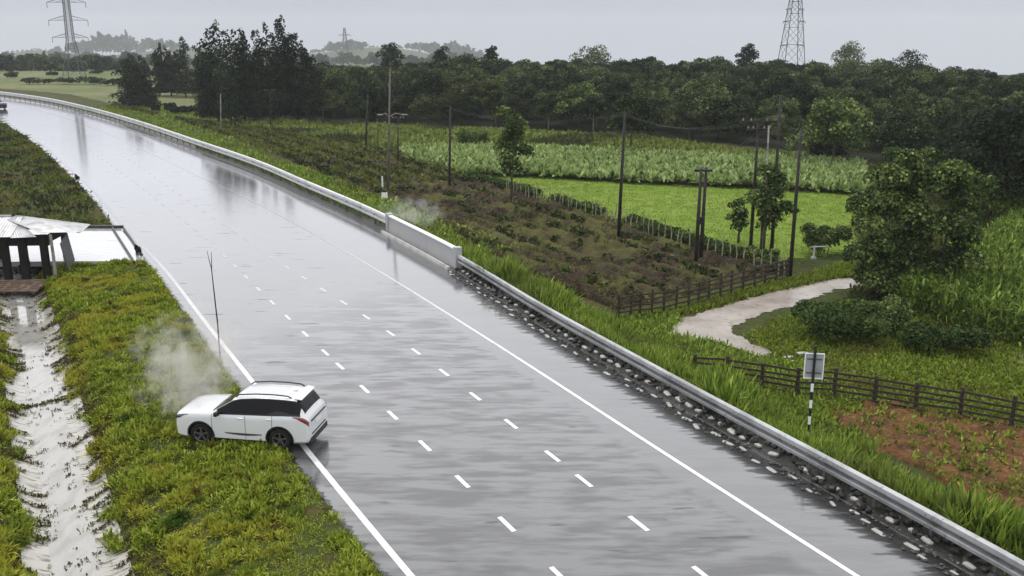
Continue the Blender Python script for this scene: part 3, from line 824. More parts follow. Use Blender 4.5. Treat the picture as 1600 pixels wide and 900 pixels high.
for c0 in (P(70, 632, -1.05), P(180, 815, -1.05)):                       # drifts of trash and mud lying across the water
    s0 = sq_[np.argmin((DD[:, 0] - c0.x) ** 2 + (DD[:, 1] - c0.y) ** 2)]
    full = c0.x < -12.5 or True
    for j in range(420):
        o_ = rng.uniform(-1.6, 1.6) if j < 420 and c0 is not None else 0
        side = 1 if o_ > 0 else -1
        fr.append(ditch_pt(s0 + rng.normal(0, 0.09) + 0.15 * math.sin(o_ * 2.5), side, abs(o_)))
    break
for j in range(260):
    s0 = rng.uniform(0, sq_[-1]); o_ = abs(rng.normal(0.35, 0.22)) + 0.05
    for q_ in range(int(rng.integers(1, 7))): fr.append(ditch_pt(s0 + rng.normal(0, .05), 1 if rng.random() < 0.6 else -1, min(o_, 1.2) + rng.normal(0, .05)))
V1, F1, T1 = blades(np.array(fr), 5, 0.10, 0.035, 1.15, rng, 0.40)
M['fringe'] = leaf_mat('ditch_fringe_leaves', [(0, (0.020, 0.020, 0.006)), (0.6, (0.085, 0.085, 0.018)), (1, (0.20, 0.20, 0.045))], patch=[(0.5, (0.075, 0.05, 0.018), 0.5, 0.62)])
tag(np_mesh('ditch_weeds', V1, F1, M['fringe'], tint=T1), 'dark weeds trailing down both banks into the ditch water', 'weeds', kind='stuff')
tag(np_mesh('grass', V, Fq, M['grass_leaf'], tint=T), 'low leafy grass, yellow green and brown, on the verge between road and ditch', 'grass', kind='stuff')

VERGE2 = [P(x, y) for x, y in [(-250, 400), (-250, 150), (-30, 165), (0, 192), (60, 226), (104, 264), (152, 309), (185, 353), (100, 356), (60, 356)]]
pts = scatter_poly(VERGE2, 9000, rng); pts = pts[-sdist(pts[:, 0], pts[:, 1], LE_c) > 0.15]
V, Fq, T = blades(lift(pts), 7, 0.36, 0.16, 0.7, rng, 0.38)
M['verge_dark'] = leaf_mat('verge_dark_leaves', [(0, (0.012, 0.02, 0.006)), (0.5, (0.06, 0.09, 0.013)), (1, (0.18, 0.21, 0.035))], patch=[(0.22, (0.02, 0.03, 0.008), 0.46, 0.56), (0.3, (0.16, 0.14, 0.025), 0.52, 0.66)])
tag(np_mesh('grass', V, Fq, M['verge_dark'], tint=T), 'dark rough grass on the slope behind the tin roofed shelter', 'grass', kind='stuff')

# ---- right embankment: tall grass behind the guardrail
s_ = arc(GG)
def along(q, off_lo, off_hi, s0, s1, n, rng):
    s = arc(q); nn = normals_of(q)
    t = rng.uniform(s0, s1, n); o_ = rng.uniform(off_lo, off_hi, n)
    f = lambda a: np.interp(t, s, a)
    return np.stack([f(q[:, 0]) + f(nn[:, 0]) * o_, f(q[:, 1]) + f(nn[:, 1]) * o_], 1)
sN, sM, sF = 0.0, s_at(GG, 720, 422), s_at(GG, 300, 230)
g1 = along(GG, 0.5, 4.2, sN, sM + 4, 6500, rng)
g4 = along(GG, 3.5, 9.5, s_at(GG, 1180, 695), s_at(GG, 805, 477), 2600, rng)
for pl_ in (TRACK, RED): g4 = g4[~inside(g4[:, 0], g4[:, 1], [P(x, y, FZ) for x, y in pl_])]
g2 = along(GG, 0.5, 4.0, sM, sF, 5000, rng)
g3 = np.concatenate([along(GG, 3.0, 8.0, s_at(GG, 640, 380), s_at(GG, 60, 160), 5500, rng), along(GG, 8.0, 22.0, s_at(GG, 300, 230), s_at(GG, 60, 160), 2500, rng)])
V, Fq, T = merge([blades(lift(g1), 9, 0.35 + 1.05 * vnoise(g1[:, 0], g1[:, 1], 0.55, 91) ** 1.3, 0.10, 0.42, rng, 0.085), blades(lift(g4), 7, 0.3, 0.15, 0.65, rng, 0.22), blades(lift(g2), 8, 0.6, 0.2, 0.5, rng, 0.13), blades(lift(g3), 6, 0.42, 0.3, 0.75, rng, 0.35)])
tag(np_mesh('tall_grass', V, Fq, M['tall_grass'], tint=T), 'tall green grass on the bank behind the guardrail', 'grass', kind='stuff')

# ---- meadow on the right, pasture, rough field tufts
MEAD = [P(x, y, FZ) for x, y in [(1165, 525), (1215, 500), (1330, 470), (1500, 500), (1700, 545), (1700, 700), (1500, 655), (1370, 630), (1270, 645), (1120, 590), (1020, 540), (1080, 560), (1190, 575), (1230, 563)]]
pm = scatter_poly(MEAD, 9000, rng)
mo = scatter_poly([P(x, y, FZ) for x, y in [(1235, 440), (1340, 405), (1345, 395), (1345, 430), (1300, 436), (1180, 462), (1090, 488), (960, 502), (1100, 470), (1230, 437)]], 2600, rng)
pr = scatter_poly([P(x, y, FZ) for x, y in RED], 520, rng)
V, Fq, T = merge([blades(np.c_[pm, np.full(len(pm), FZ)], 7, 0.22, 0.14, 0.75, rng, 0.3), blades(np.c_[mo, np.full(len(mo), FZ)], 7, 0.25, 0.14, 0.7, rng, 0.3),
                  blades(np.c_[pr, np.full(len(pr), FZ + .1)], 6, 0.24, 0.12, 0.8, rng, 0.3)])
tag(np_mesh('meadow_grass', V, Fq, M['meadow'], tint=T), 'short green grass around the pale track and the brown fences', 'grass', kind='stuff')

pp = scatter_poly([P(x, y, FZ) for x, y in PLOUGH], 9000, rng)
up = pp[:, 0] * math.cos(0.53) + pp[:, 1] * math.sin(0.53) + 0.8 * vnoise(pp[:, 0], pp[:, 1], 0.25, 8)
pp = pp[np.sin(up * 2 * np.pi / 1.35) > 0.45]
nz_ = vnoise(pp[:, 0], pp[:, 1], 0.35, 41); px_ = pp[nz_ > 0.50]
V, Fq, T = blades(np.c_[px_, np.full(len(px_), FZ + 0.16)], 6, 0.24, 0.14, 0.9, rng, 0.34)
p4 = scatter_poly([P(x, y, FZ) for x, y in ROUGH], 5000, rng)
u4 = p4[:, 0] * math.cos(0.53) + p4[:, 1] * math.sin(0.53) + 1.2 * vnoise(p4[:, 0], p4[:, 1], 0.3, 45)
p4 = p4[(vnoise(p4[:, 0], p4[:, 1], 0.22, 44) > 0.30) & (np.sin(u4 * 2 * np.pi / 2.6) > 0.15)]
V2, F2, T2 = blades(np.c_[p4, np.full(len(p4), FZ + 0.12)], 7, 0.55, 0.35, 0.7, rng, 0.35)
V, Fq, T = merge([(V, Fq, T), (V2, F2, T2)])
M['weeds'] = leaf_mat('weed_leaves', [(0, (0.02, 0.026, 0.007)), (0.5, (0.085, 0.098, 0.020)), (1, (0.22, 0.22, 0.06))], patch=[(0.2, (0.12, 0.13, 0.025), 0.5, 0.66)])
tag(np_mesh('weeds', V, Fq, M['weeds'], tint=T), 'weeds and rough grass growing over the ploughed brown field', 'weeds', kind='stuff')

pa = scatter_poly([P(x, y, FZ) for x, y in PASTURE], 11000, rng)
V, Fq, T = blades(np.c_[pa, np.full(len(pa), FZ + 0.03)], 5, 0.13, 0.18, 0.95, rng, 0.35)
tag(np_mesh('pasture_grass', V, Fq, M['pasture_leaf'], tint=T), 'short bright green grass of the pasture', 'grass', kind='stuff')

rb_ = scatter_poly([P(x, y, FZ) for x, y in ROUGH], 3400, rng); rb2 = scatter_poly([P(x, y, FZ) for x, y in PLOUGH], 900, rng)
rb_ = np.concatenate([rb_, rb2])
ub = rb_[:, 0] * math.cos(0.53) + rb_[:, 1] * math.sin(0.53) + 1.2 * vnoise(rb_[:, 0], rb_[:, 1], 0.3, 45)
rb_ = rb_[(np.sin(ub * 2 * np.pi / 2.6 + 2.6) > 0.55) & (vnoise(rb_[:, 0], rb_[:, 1], 0.3, 46) > 0.35)]
bl = [((x, y, FZ + 0.28), (0.42, 0.42, 0.36)) for x, y in rb_]
V, Fq, T = leaf_cloud(bl, 16 * len(bl), 0.30, rng)
M['row_bush'] = leaf_mat('row_bush_leaves', [(0, (0.010, 0.016, 0.005)), (0.6, (0.035, 0.050, 0.012)), (1, (0.11, 0.13, 0.03))])
tag(np_mesh('low_bushes', V, Fq, M['row_bush'], tint=T), 'dark low bushes growing in ragged rows across the rough field', 'bushes', kind='stuff')

# ---- crops
cp = scatter_poly([P(x, y, FZ) for x, y in CROP], 5200, rng)
V, Fq, T = blades(np.c_[cp, np.full(len(cp), FZ + 0.35)], 9, 0.85, 0.30, 0.75, rng, 0.42)
tag(np_mesh('cassava_crop', V, Fq, M['crop'], tint=T), 'pale leafy crop standing in the field beyond the bright green pasture', 'crop', kind='stuff')
c2 = scatter_poly([P(x, y, FZ) for x, y in STRIP2], 3800, rng)
V, Fq, T = blades(np.c_[c2, np.full(len(c2), FZ + 0.05)], 7, 0.7, 0.4, 0.75, rng, 0.4)
M['strip'] = leaf_mat('strip_leaves', [(0, (0.04, 0.06, 0.015)), (0.5, (0.15, 0.195, 0.038)), (1, (0.26, 0.30, 0.08))], patch=[(0.06, (0.05, 0.06, 0.02), 0.5, 0.6)])
tag(np_mesh('field_grass', V, Fq, M['strip'], tint=T), 'yellow green growth in the strip of field along the foot of the wood', 'grass', kind='stuff')
MAIZE = [P(x, y, FZ) for x, y in [(1400, 492), (1440, 450), (1500, 415), (1560, 380), (1640, 330), (1760, 330), (1760, 560), (1600, 548), (1500, 520)]]
mz = scatter_poly(MAIZE, 3200, rng)
parts = []
for lev in range(4):
    parts.append(blades(np.c_[mz, np.full(len(mz), FZ + 0.15 + 0.5 * lev)], 5, 0.46, 0.12, 0.8, rng, 0.22))
parts.append(blades(np.c_[mz, np.full(len(mz), FZ)], 1, 1.9, 0.02, 0.03, rng, 0.02))
V, Fq, T = merge(parts)
tag(np_mesh('maize_crop', V, Fq, M['maize'], tint=T), 'thick bright green maize growing beside the big bushy tree', 'crop', kind='stuff')

M['shaded_litter'] = mat('shaded_leaf_litter', (0.012, 0.013, 0.008), 0.9, 0.1, noise=[(0.5, (0.022, 0.026, 0.012), 0.45, 0.65)])  # under-canopy shade of the wood is put into this dark floor colour
sheet('forest_floor', [(330, 184), (400, 185), (800, 202), (1000, 211), (1140, 228), (1330, 250), (1700, 268), (2000, 260), (2000, 120), (1000, 112), (500, 118), (330, 140)], 0.012, M['shaded_litter'], step=2.5, jit=2.0, freq=0.15)
eg = scatter_poly([P(x, y, FZ) for x, y in [(1330, 258), (1480, 268), (1700, 290), (1700, 340), (1500, 415), (1440, 450), (1400, 490), (1330, 470), (1345, 400)]], 4200, rng)
V, Fq, T = blades(np.c_[eg, np.full(len(eg), FZ)], 7, 0.42, 0.25, 0.7, rng, 0.34)
tag(np_mesh('rough_grass', V, Fq, M['strip'], tint=T), 'rough grass around the foot of the big bushy tree', 'grass', kind='stuff')

# ------------------------------------------------------------------ trees
M['forest_pale'] = leaf_mat('pale_forest_leaves', [(0, (0.008, 0.013, 0.005)), (0.45, (0.034, 0.048, 0.014)), (0.75, (0.085, 0.11, 0.034)), (1, (0.19, 0.22, 0.085))], inst=0.5)
protos = [broad_tree('forest_tree', 8.0, (3.8, 3.2, 4.4, 3.6, 5.0, 3.0)[i], (0.6, 1.4, 0.8, 0.6, 1.0, 1.6)[i], 5200, (0.40, 0.34, 0.44, 0.38, 0.40, 0.36)[i], M['forest_pale' if i in (1, 4) else 'forest'], 100 + i, (24, 12, 30, 20, 16, 10)[i], 0.16, 'pale_bark' if i in (1, 5) else 'bark', (0.8, 0.65, 0.9, 0.75, 0.6, 0.8)[i]) for i in range(6)]
LAB_F = 'broad crowned green tree in the dense wood beyond the fields'
GR_F = 'trees of the dense wood'
def front_y(x): return float(np.interp(x, [150, 400, 800, 1000, 1140, 1200, 1330, 1600, 1750], [168, 186, 203, 212, 228, 236, 250, 262, 268]))
def sky_y(x): return float(np.interp(x, [170, 300, 480, 560, 640, 700, 830, 930, 1060, 1200, 1300, 1420, 1500, 1600, 1750], [118, 100, 94, 98, 92, 88, 88, 86, 86, 92, 88, 92, 106, 110, 112]))
spots = []
r2 = np.random.default_rng(5)
for row in range(13):
    y_off = row / 12.0
    x = 395.0 + r2.uniform(-20, 20)
    while x < 1730:
        pf = P(x, front_y(x), FZ)
        Df = pf.y
        D = Df + 3 + (235 - Df) * y_off ** 1.15 + r2.uniform(-3, 3)
        k = 1500.0 / D
        if x > 395 + 0: spots.append((x, D, y_off))
        x += (6.2 + r2.uniform(-1.6, 2.2) + 1.6 * y_off) * k
spots.sort(key=lambda s: s[1])
if len(spots) > 300: spots = [spots[int(i)] for i in np.linspace(0, len(spots) - 1, 298)]
for i, (x, D, t_) in enumerate(spots):
    o = protos[i] if i < 6 else copy_tree(protos[i % 6])
    tag(o, LAB_F, 'tree', GR_F)
    X = (x - 800) / F * (D * CP + (H - FZ) * SP)
    zmax = H - (D) * (sky_y(x) - YH) / F * 1.0
    h = min(r2.uniform(5.4, 7.6) + 2.2 * t_, max(4.5, zmax - FZ + r2.uniform(-1.2, 0.25)))
    if t_ < 0.1: h = r2.uniform(4.3, 6.2)
    put(o, (X, D, FZ), h / 8.0 * r2.uniform(0.92, 1.12), sz=h / 8.0)

# taller trees standing out of the wood's skyline: (px, base row, top row, width px, label)
def single_tree(kind, px, by, ty, wpx, label, cat='tree', m='dark_tree', seed=1, count=2600, lsize=0.45, z=FZ, name=None, z0f=0.25, bark='bark', n=14, group=None, spires=3):
    p = P(px, by, z); k = scale_at(p)
    h = (by - ty) / k / CP; r = wpx / k / 2
    if kind == 'broad': o = broad_tree(name or 'tree', h, r, h * z0f, count, lsize, M[m], seed, n, max(0.06, h * 0.017), bark)
    else: o = column_tree(name or 'column_tree', h, r, h * 0.1, count, lsize, M[m], seed, spires)
    o.location = p
    tag(o, label, cat, group)
    return o
single_tree('broad', 612, 150, 70, 46, 'dark tree with a ragged top standing above the wood behind the tall pale pole', seed=31)
single_tree('broad', 690, 150, 76, 40, 'dark tree poking out of the skyline of the wood, second of three', seed=32, count=1800)
single_tree('broad', 768, 150, 74, 30, 'small dark crown poking out of the skyline above the slender field tree', seed=33, count=1600)
single_tree('broad', 1164, 150, 72, 44, 'dark round crown standing above the wood just beside the pylon', seed=34)
single_tree('broad', 1320, 135, 73, 66, 'wide pale crown above the wood, hazy, just to one side of the pylon', m='forest', seed=35)
single_tree('broad', 1418, 140, 82, 60, 'wide crown above the wood with a lacy top showing sky', seed=36, count=1500)
single_tree('broad', 925, 150, 78, 80, 'broad low crown on the highest part of the wood skyline', m='forest', seed=37)
single_tree('broad', 905, 204, 136, 88, 'large pale green rounded tree at the front edge of the wood', m='near_tree', seed=38, count=5000, lsize=0.36, z0f=0.12)
single_tree('broad', 985, 242, 148, 84, 'knobbly crowned tree at the wood edge behind the tall dark pole', m='forest', seed=39, count=5000, lsize=0.34)
single_tree('broad', 1095, 215, 145, 110, 'wide spreading tree at the wood edge behind the twin pole', m='forest', seed=40, count=5000, lsize=0.36)
single_tree('broad', 1300, 262, 162, 130, 'large tree with pale lobed crown at the wood edge above the crop', m='near_tree', seed=41, count=7000, lsize=0.32, z0f=0.1)

# tall dark columnar trees on the left
cols = [(205, 165, 92, 34), (216, 168, 96, 34), (228, 168, 100, 30), (250, 150, 76, 26), (268, 150, 78, 26), (291, 152, 68, 30), (316, 150, 80, 26),
        (342, 192, 56, 40), (362, 194, 48, 44), (384, 192, 60, 40), (404, 192, 62, 36), (428, 190, 52, 36), (446, 190, 44, 34), (466, 188, 66, 34), (322, 178, 92, 34), (480, 190, 86, 40)]
for i, (px, by, ty, wpx) in enumerate(cols):
    p = P(px, by, FZ)
    o = single_tree('column', px, by, ty, wpx * 1.3, 'tall dark columnar tree in the clump at the near end of the wood' if by > 175 else 'tall dark columnar tree in the clump beyond the rough field', m='dark_tree', seed=60 + i, count=4200, lsize=0.40, spires=4,
                    group='columnar trees at the near end of the wood' if by > 175 else 'columnar trees beyond the rough field')

# far trees fading in the rain
far_p = [broad_tree('distant_tree', 10.0, 5.2, 1.0, 900, 1.25, M['forest'], 140 + i, 10) for i in range(3)] + [column_tree('distant_tree', 12.0, 3.2, 1.0, 700, 1.1, M['forest'], 150, 2)]
LAB_D = ['hazy grey tree in the far line of trees beyond the fields', 'pale hazy tree on the distant skyline, fading into the rain']
sky2 = lambda x: float(np.interp(x, [-150, 0, 60, 95, 130, 168, 200, 260, 300, 340, 470, 500, 520, 560, 600, 640, 680, 715, 745, 790, 900], [70, 74, 82, 66, 56, 46, 54, 60, 68, 66, 72, 74, 60, 60, 73, 62, 64, 60, 74, 84, 90]))
far = []
for x in np.arange(-60, 185, 8.0): far.append((x + r2.uniform(-4, 4), r2.uniform(380, 460), 84 + r2.uniform(-5, 8), 0))
for x in np.arange(-20, 400, 4.6): far.append((x + r2.uniform(-4, 4), r2.uniform(2350, 2750), None, 0))
for x in np.arange(400, 780, 4.6): far.append((x + r2.uniform(-4, 4), r2.uniform(2350, 2750), None, 1))
for x in np.arange(0, 340, 8.5): far.append((x + r2.uniform(-4, 4), r2.uniform(700, 1300), 84 + r2.uniform(-6, 6), 0))
for x in np.arange(400, 740, 8.5): far.append((x + r2.uniform(-4, 4), r2.uniform(1000, 1500), 82 + r2.uniform(-4, 6), 1))
for i, (x, D, ty, g) in enumerate(far):
    o = far_p[i] if i < 4 else copy_tree(far_p[int(r2.integers(0, 4)) if x < 400 and r2.random() < 0.6 else int(r2.integers(0, 3))])
    ty = ty if ty is not None else sky2(x) + abs(r2.normal(0, 7))
    X = (x - 800) / F * (D * CP + (H - FZ) * SP)
    zg = gh(X, D)
    h = max((H - D * (ty - YH) / F) - zg, 5)
    tag(o, LAB_D[g], 'tree', ['hazy far line of trees', 'trees on the distant skyline'][g])
    put(o, (X, D, zg - 0.5), min(h, 24) / 10.0 * r2.uniform(0.95, 1.3), sz=h / 10.0)

# nearer single trees and shrubs
def slender(px, by, ty, wpx, label, seed, count, lsize, m='near_tree', stems=1):
    p = P(px, by, FZ); k = scale_at(p); h = (by - ty) / k / CP; r = wpx / k / 2
    rng_ = np.random.default_rng(seed)
    root = empty('slender_tree', p)
    bl = []
    for i in range(11):
        t_ = i / 10; zz = h * (0.38 + 0.58 * t_); a = rng_.random() * 6.28
        rr = r * (0.35 + 0.5 * math.sin(math.pi * (0.15 + 0.75 * t_))) * rng_.random()
        s = r * rng_.uniform(0.38, 0.62)
        bl.append(((rr * math.cos(a), rr * math.sin(a), zz), (s, s, s * 0.8)))
    V, Fq, T = leaf_cloud(bl, count, lsize, rng_)
    np_mesh('crown', V, Fq, M[m], root, T)
    for s in range(stems):
        mb = MB(); a = s * 2.1
        q = Vector((math.cos(a) * 0.35 * (stems > 1), math.sin(a) * 0.35 * (stems > 1), 0))
        mb.tube([q + Vector((0, 0, -0.3)), q * 1.3 + Vector((0.05, 0, h * 0.4)), q * 1.5 + Vector((0, 0.05, h * 0.9))], [0.10, 0.08, 0.03], 6)
        if s == 0:
            for c, R_ in bl[:7]: mb.tube([(0, 0, c[2] * 0.8), c], [0.045, 0.015], 5)
        mb.build('trunk', M['bark'], root, smooth=True)
    return tag(root, label, 'tree')
slender(799, 318, 180, 66, 'slender tree with dark knobbly crown alone beside the crop field', 71, 5200, 0.24)
slender(1194, 402, 268, 74, 'slender young tree with several stems among the utility poles', 72, 4200, 0.22, stems=3)
slender(1153, 380, 318, 44, 'small leafy young tree beside the pasture near the utility poles', 73, 1500, 0.20)

def bush(px, by, ty, wpx, label, seed, count, lsize, m='shrub', name='shrub', group=None, z=FZ, n=12):
    p = P(px, by, z); k = scale_at(p); h = (by - ty) / k / CP; r = wpx / k / 2
    rng_ = np.random.default_rng(seed)
    root = empty(name, p)
    bl = [((rng_.uniform(-0.75, 0.75) * r, rng_.uniform(-0.5, 0.5) * r, h * rng_.uniform(0.25, 0.72)), (r * 0.35, r * 0.35, h * 0.28)) for _ in range(n)]
    V, Fq, T = leaf_cloud(bl, count, lsize, rng_)
    np_mesh('foliage', V, Fq, M[m], root, T)
    mb = MB()
    for i in range(5):
        c = bl[i][0]; mb.tube([(c[0] * 0.3, c[1] * 0.3, -0.15), c], [0.04, 0.015], 5)
    mb.build('stem', M['bark'], root)
    return tag(root, label, 'shrub', group)

# the big bushy tree by the track
def big_tree():
    p = P(1412, 468, FZ); k = scale_at(p)
    root = empty('bushy_tree', p)
    rng_ = np.random.default_rng(81)
    bl = []
    outline = [(1330, 395, 30), (1345, 330, 34), (1360, 275, 30), (1385, 250, 24), (1420, 285, 38), (1455, 270, 32), (1480, 300, 36), (1500, 285, 26), (1395, 330, 40), (1430, 350, 40), (1470, 350, 40), (1380, 400, 38), (1420, 420, 40), (1345, 430, 24), (1455, 410, 34), (1362, 310, 26), (1505, 330, 26), (1400, 270, 26), (1440, 250, 18), (1375, 440, 28), (1430, 450, 24), (1350, 375, 30), (1365, 415, 34), (1410, 385, 40), (1450, 440, 30), (1490, 400, 30), (1500, 370, 28), (1340, 350, 26), (1400, 300, 34), (1395, 445, 30)]
    for (x, y, s) in outline:
        for j in range(3):
            c = ((x - 1412) / k + rng_.normal(0, 0.1), rng_.uniform(-1.4, 1.4), (468 - y) / k * 1.02)
            R_ = s / k * rng_.uniform(0.62, 0.9)
            bl.append((c, (R_, R_, R_ * 0.8)))
    V, Fq, T = leaf_cloud(bl, 52000, 0.19, rng_)
    np_mesh('crown', V, Fq, M['near_tree'], root, T)
    for (x, lean_) in ((-1.2, -0.4), (-0.2, 0.1), (0.9, 0.4), (1.6, 0.7)):
        mb = MB(); mb.tube([(x * 0.6, 0.2 * x, -0.2), (x + lean_ * 0.4, 0.1, 2.4), (x + lean_, -0.1, 5.2)], [0.13, 0.10, 0.04], 7)
        for j in range(5):
            z_ = 1.8 + j * 0.7; mb.tube([(x + lean_ * 0.4, 0.1, z_), (x + lean_ + rng_.uniform(-1, 1), rng_.uniform(-1, 1), z_ + 0.9)], [0.045, 0.015], 5)
        mb.build('trunk', M['bark'], root, smooth=True)
    tag(root, 'large dark bushy tree with several trunks standing beside the pale track', 'tree')
big_tree()
single_tree('broad', 1545, 345, 172, 190, 'massive dark spreading tree behind the maize at the frame edge', m='dark_tree', seed=82, count=26000, lsize=0.26, z0f=0.08, n=26)
single_tree('broad', 1480, 320, 225, 90, 'dark tree tucked behind the big bushy tree', m='dark_tree', seed=83, count=7000, lsize=0.26, z0f=0.08, n=18)
bush(1570, 352, 262, 120, 'bright leafy bush between the massive dark tree and the maize', 84, 6000, 0.26, m='maize')
bush(1290, 398, 350, 74, 'dark low shrub at the edge of the pasture by the white pipe frame', 85, 3500, 0.2, m='near_tree')
bush(1300, 532, 470, 150, 'rounded green shrub mound beside the pale track', 86, 9000, 0.16)
bush(1390, 520, 462, 100, 'darker shrub mound under the big bushy tree', 87, 6000, 0.16, m='near_tree')
bush(1470, 550, 500, 130, 'low tangled shrub in front of the maize', 88, 6000, 0.16)
bush(740, 236, 204, 50, 'small round shrub in the field strip beside the slender field tree', 89, 1500, 0.3)
bush(1285, 252, 216, 70, 'dark shrub at the wood edge behind the crop', 90, 2200, 0.3, m='dark_tree')
bush(1185, 412, 385, 60, 'low shrub at the foot of the utility poles', 91, 2000, 0.18, m='near_tree')
for i, (x, y, ht, wd) in enumerate([(20, 122, 10, 26), (60, 132, 11, 50), (100, 132, 12, 40), (138, 132, 13, 44), (175, 134, 12, 36), (80, 118, 6, 20), (150, 116, 6, 24), (210, 165, 16, 40), (255, 175, 14, 40), (290, 178, 12, 46), (330, 185, 14, 40)]):
    bush(x, y, y - ht, wd, 'dark shrub in the hedge row across the distant field', 200 + i, 700, 0.5, m='dark_tree', group='shrubs of the distant hedge row')

# hedge and stake fence between ploughed field and pasture
HP = [(735, 281), (830, 308), (960, 346), (1100, 390), (1228, 428)]
HQ = smooth_line([P(x, y, FZ) for x, y in HP], 0.4, 1.0)
rng = np.random.default_rng(15)
hp = along(HQ, -0.35, 0.5, 0, arc(HQ)[-1], 2600, rng)
bl = [((x, y, FZ + rng.uniform(0.2, 0.75)), (0.35, 0.35, 0.3)) for x, y in hp[vnoise(hp[:, 0], hp[:, 1], 0.5, 77) > 0.33][:900]]
V, Fq, T = leaf_cloud(bl, 14000, 0.22, rng)
tag(np_mesh('hedge', V, Fq, M['shrub'], tint=T), 'ragged hedge between the ploughed field and the bright green pasture', 'hedge')
sf = empty('stake_fence', (HQ[0][0], HQ[0][1], FZ))
o0 = Vector((HQ[0][0], HQ[0][1], FZ))
sq = arc(HQ); n_st = 52
for i in range(n_st):
    s = sq[-1] * (0.18 + 0.82 * i / (n_st - 1)) + random.uniform(-0.15, 0.15)
    x, y = np.interp(s, sq, HQ[:, 0]), np.interp(s, sq, HQ[:, 1])
    h = random.uniform(1.1, 1.7); q = Vector((x, y, FZ)) - o0 + Vector((-0.3, -0.95, 0))
    mb = MB(); mb.tube([q + Vector((0, 0, -0.2)), q + Vector((random.uniform(-.06, .06), 0, h * .5)), q + Vector((random.uniform(-.12, .12), random.uniform(-.1, .1), h))], [0.055, 0.05, 0.03], 5)
    mb.build('stake', M['stake'], sf)
tag(sf, 'row of pale rough stakes along the hedge of the ploughed field', 'fence')

# ------------------------------------------------------------------ fences of posts and rails
def rail_fence(px_pts, hgt, n_rails, label, post_r=0.07, rail_h=0.09, gap=0.3):
    base = [P(x, y, FZ) for x, y in px_pts]
    o0 = base[0].copy()
    root = empty('wooden_fence', o0)
    for p in base:
        q = p - o0; mb = MB()
        h = hgt * random.uniform(0.98, 1.12)
        mb.tube([q + Vector((0, 0, -0.3)), q + Vector((random.uniform(-.03, .03), 0, h))], [post_r, post_r * 0.9], 7)
        mb.build('post', M['wood_dark'], root, smooth=False)
    for r_ in range(n_rails):
        mb = MB()
        z = hgt * (0.93 - r_ * (0.80 / max(1, n_rails - 1)))
        for a, b_ in zip(base[:-1], base[1:]):
            a2, b2 = a - o0, b_ - o0
            d = (b2 - a2).normalized(); nrm = Vector((d.y, -d.x, 0)) * (post_r + 0.022)
            mb.bar(a2 + nrm + Vector((0, 0, z + random.uniform(-.03, .03))), b2 + nrm + Vector((0, 0, z + random.uniform(-.03, .03))), 0.04, rail_h)
        mb.build('rail', M['wood_dark'], root)
    return tag(root, label, 'fence')
rail_fence([(966, 501), (985, 497), (1000, 496), (1018, 494), (1037, 491), (1056, 486), (1075, 481), (1091, 476), (1107, 472), (1125, 467), (1142, 462), (1160, 457), (1178, 452), (1195, 447), (1212, 442), (1230, 437)], 1.4, 5,
           'brown wooden post and rail fence between the ploughed field and the pale track', 0.075)
rail_fence([(1085, 596), (1135, 601), (1190, 609), (1244, 618), (1302, 622), (1365, 632), (1429, 643), (1499, 654), (1579, 670), (1680, 692)], 1.25, 5,
           'long dark wooden fence of five rails behind the striped sign post', 0.09)

# ------------------------------------------------------------------ utility poles
def pole(px, by, tx, ty, label, m='pole_dark', r=0.13, arms=(), lamp=None, stay=False, name='utility_pole'):
    p = P(px, by, FZ); k = scale_at(p)
    h = (by - ty) / k / CP
    root = empty(name, p)
    lean = ((tx - px) / k) - 0.0
    nat = (px - 800) * (by - ty) / 6070.0 / k          # lean that perspective alone explains
    dx = max(-0.6, min(0.6, lean - nat))
    mb = MB(); mb.tube([(0, 0, -0.4), (dx * 0.5, 0, h * 0.5), (dx, 0, h)], [r, r * 0.85, r * 0.62], 9)
    mb.build('shaft', M[m], root, smooth=True)
    for (zf, half) in arms:
        mb = MB(); z = h * zf
        mb.box((dx * zf, -r - 0.05, z), (half * 2, 0.09, 0.12)); am = mb.build('crossarm', M['pole_dark'], root)
        for s in (-0.9, -0.45, 0.45, 0.9):
            mi = MB(); mi.lathe([(0.0, 0.0), (0.05, 0.0), (0.065, 0.06), (0.045, 0.10), (0.055, 0.14), (0.0, 0.19)], (dx * zf + s * half, -r - 0.05, z + 0.06), 'Z', 8)
            mi.build('insulator', M['pole_pale'], am, smooth=True)
    if lamp:
        for sgn, ln in lamp:
            mb = MB(); z = h * 0.62
            mb.tube([(dx * .6, 0, z), (dx * .6 + sgn * ln * 0.5, 0, z + 0.35), (dx * .6 + sgn * ln, 0, z + 0.25)], 0.04, 6)
            br = mb.build('bracket', M['pole_pale'], root)
            mb = MB(); mb.box((dx * .6 + sgn * (ln + 0.25), 0, z + 0.22), (0.6, 0.2, 0.12), taper=0.7); mb.build('lamp_head', M['pole_pale'], br, bevel=0.02)
    return tag(root, label, 'pole')
pole(345, 208, 345, 150, 'pale thin pole in front of the tall columnar trees', 'pole_pale', 0.10)
pole(423, 202, 422, 143, 'short dark pole with a crossarm at the edge of the rough field', 'pole_dark', 0.11, arms=((0.97, 0.9),))
pole(571, 232, 576, 152, 'dark leaning pole beside the tall pale pole', 'pole_dark', 0.13)
pole(591, 242, 590, 188, 'short brown pole between the leaning pole and the tall pale pole', 'bark', 0.08)
pole(606, 303, 610, 118, 'tall pale pole with two side brackets by the ploughed field', 'pole_grey', 0.12, lamp=((-1, 0.6), (1, 1.2)))
pole(622, 252, 622, 186, 'thin dark pole with a small crossarm in the field strip', 'pole_dark', 0.09, arms=((0.97, 0.7),))
pole(702, 297, 704, 172, 'plain dark pole between the tall pale pole and the slender tree', 'pole_dark', 0.13)
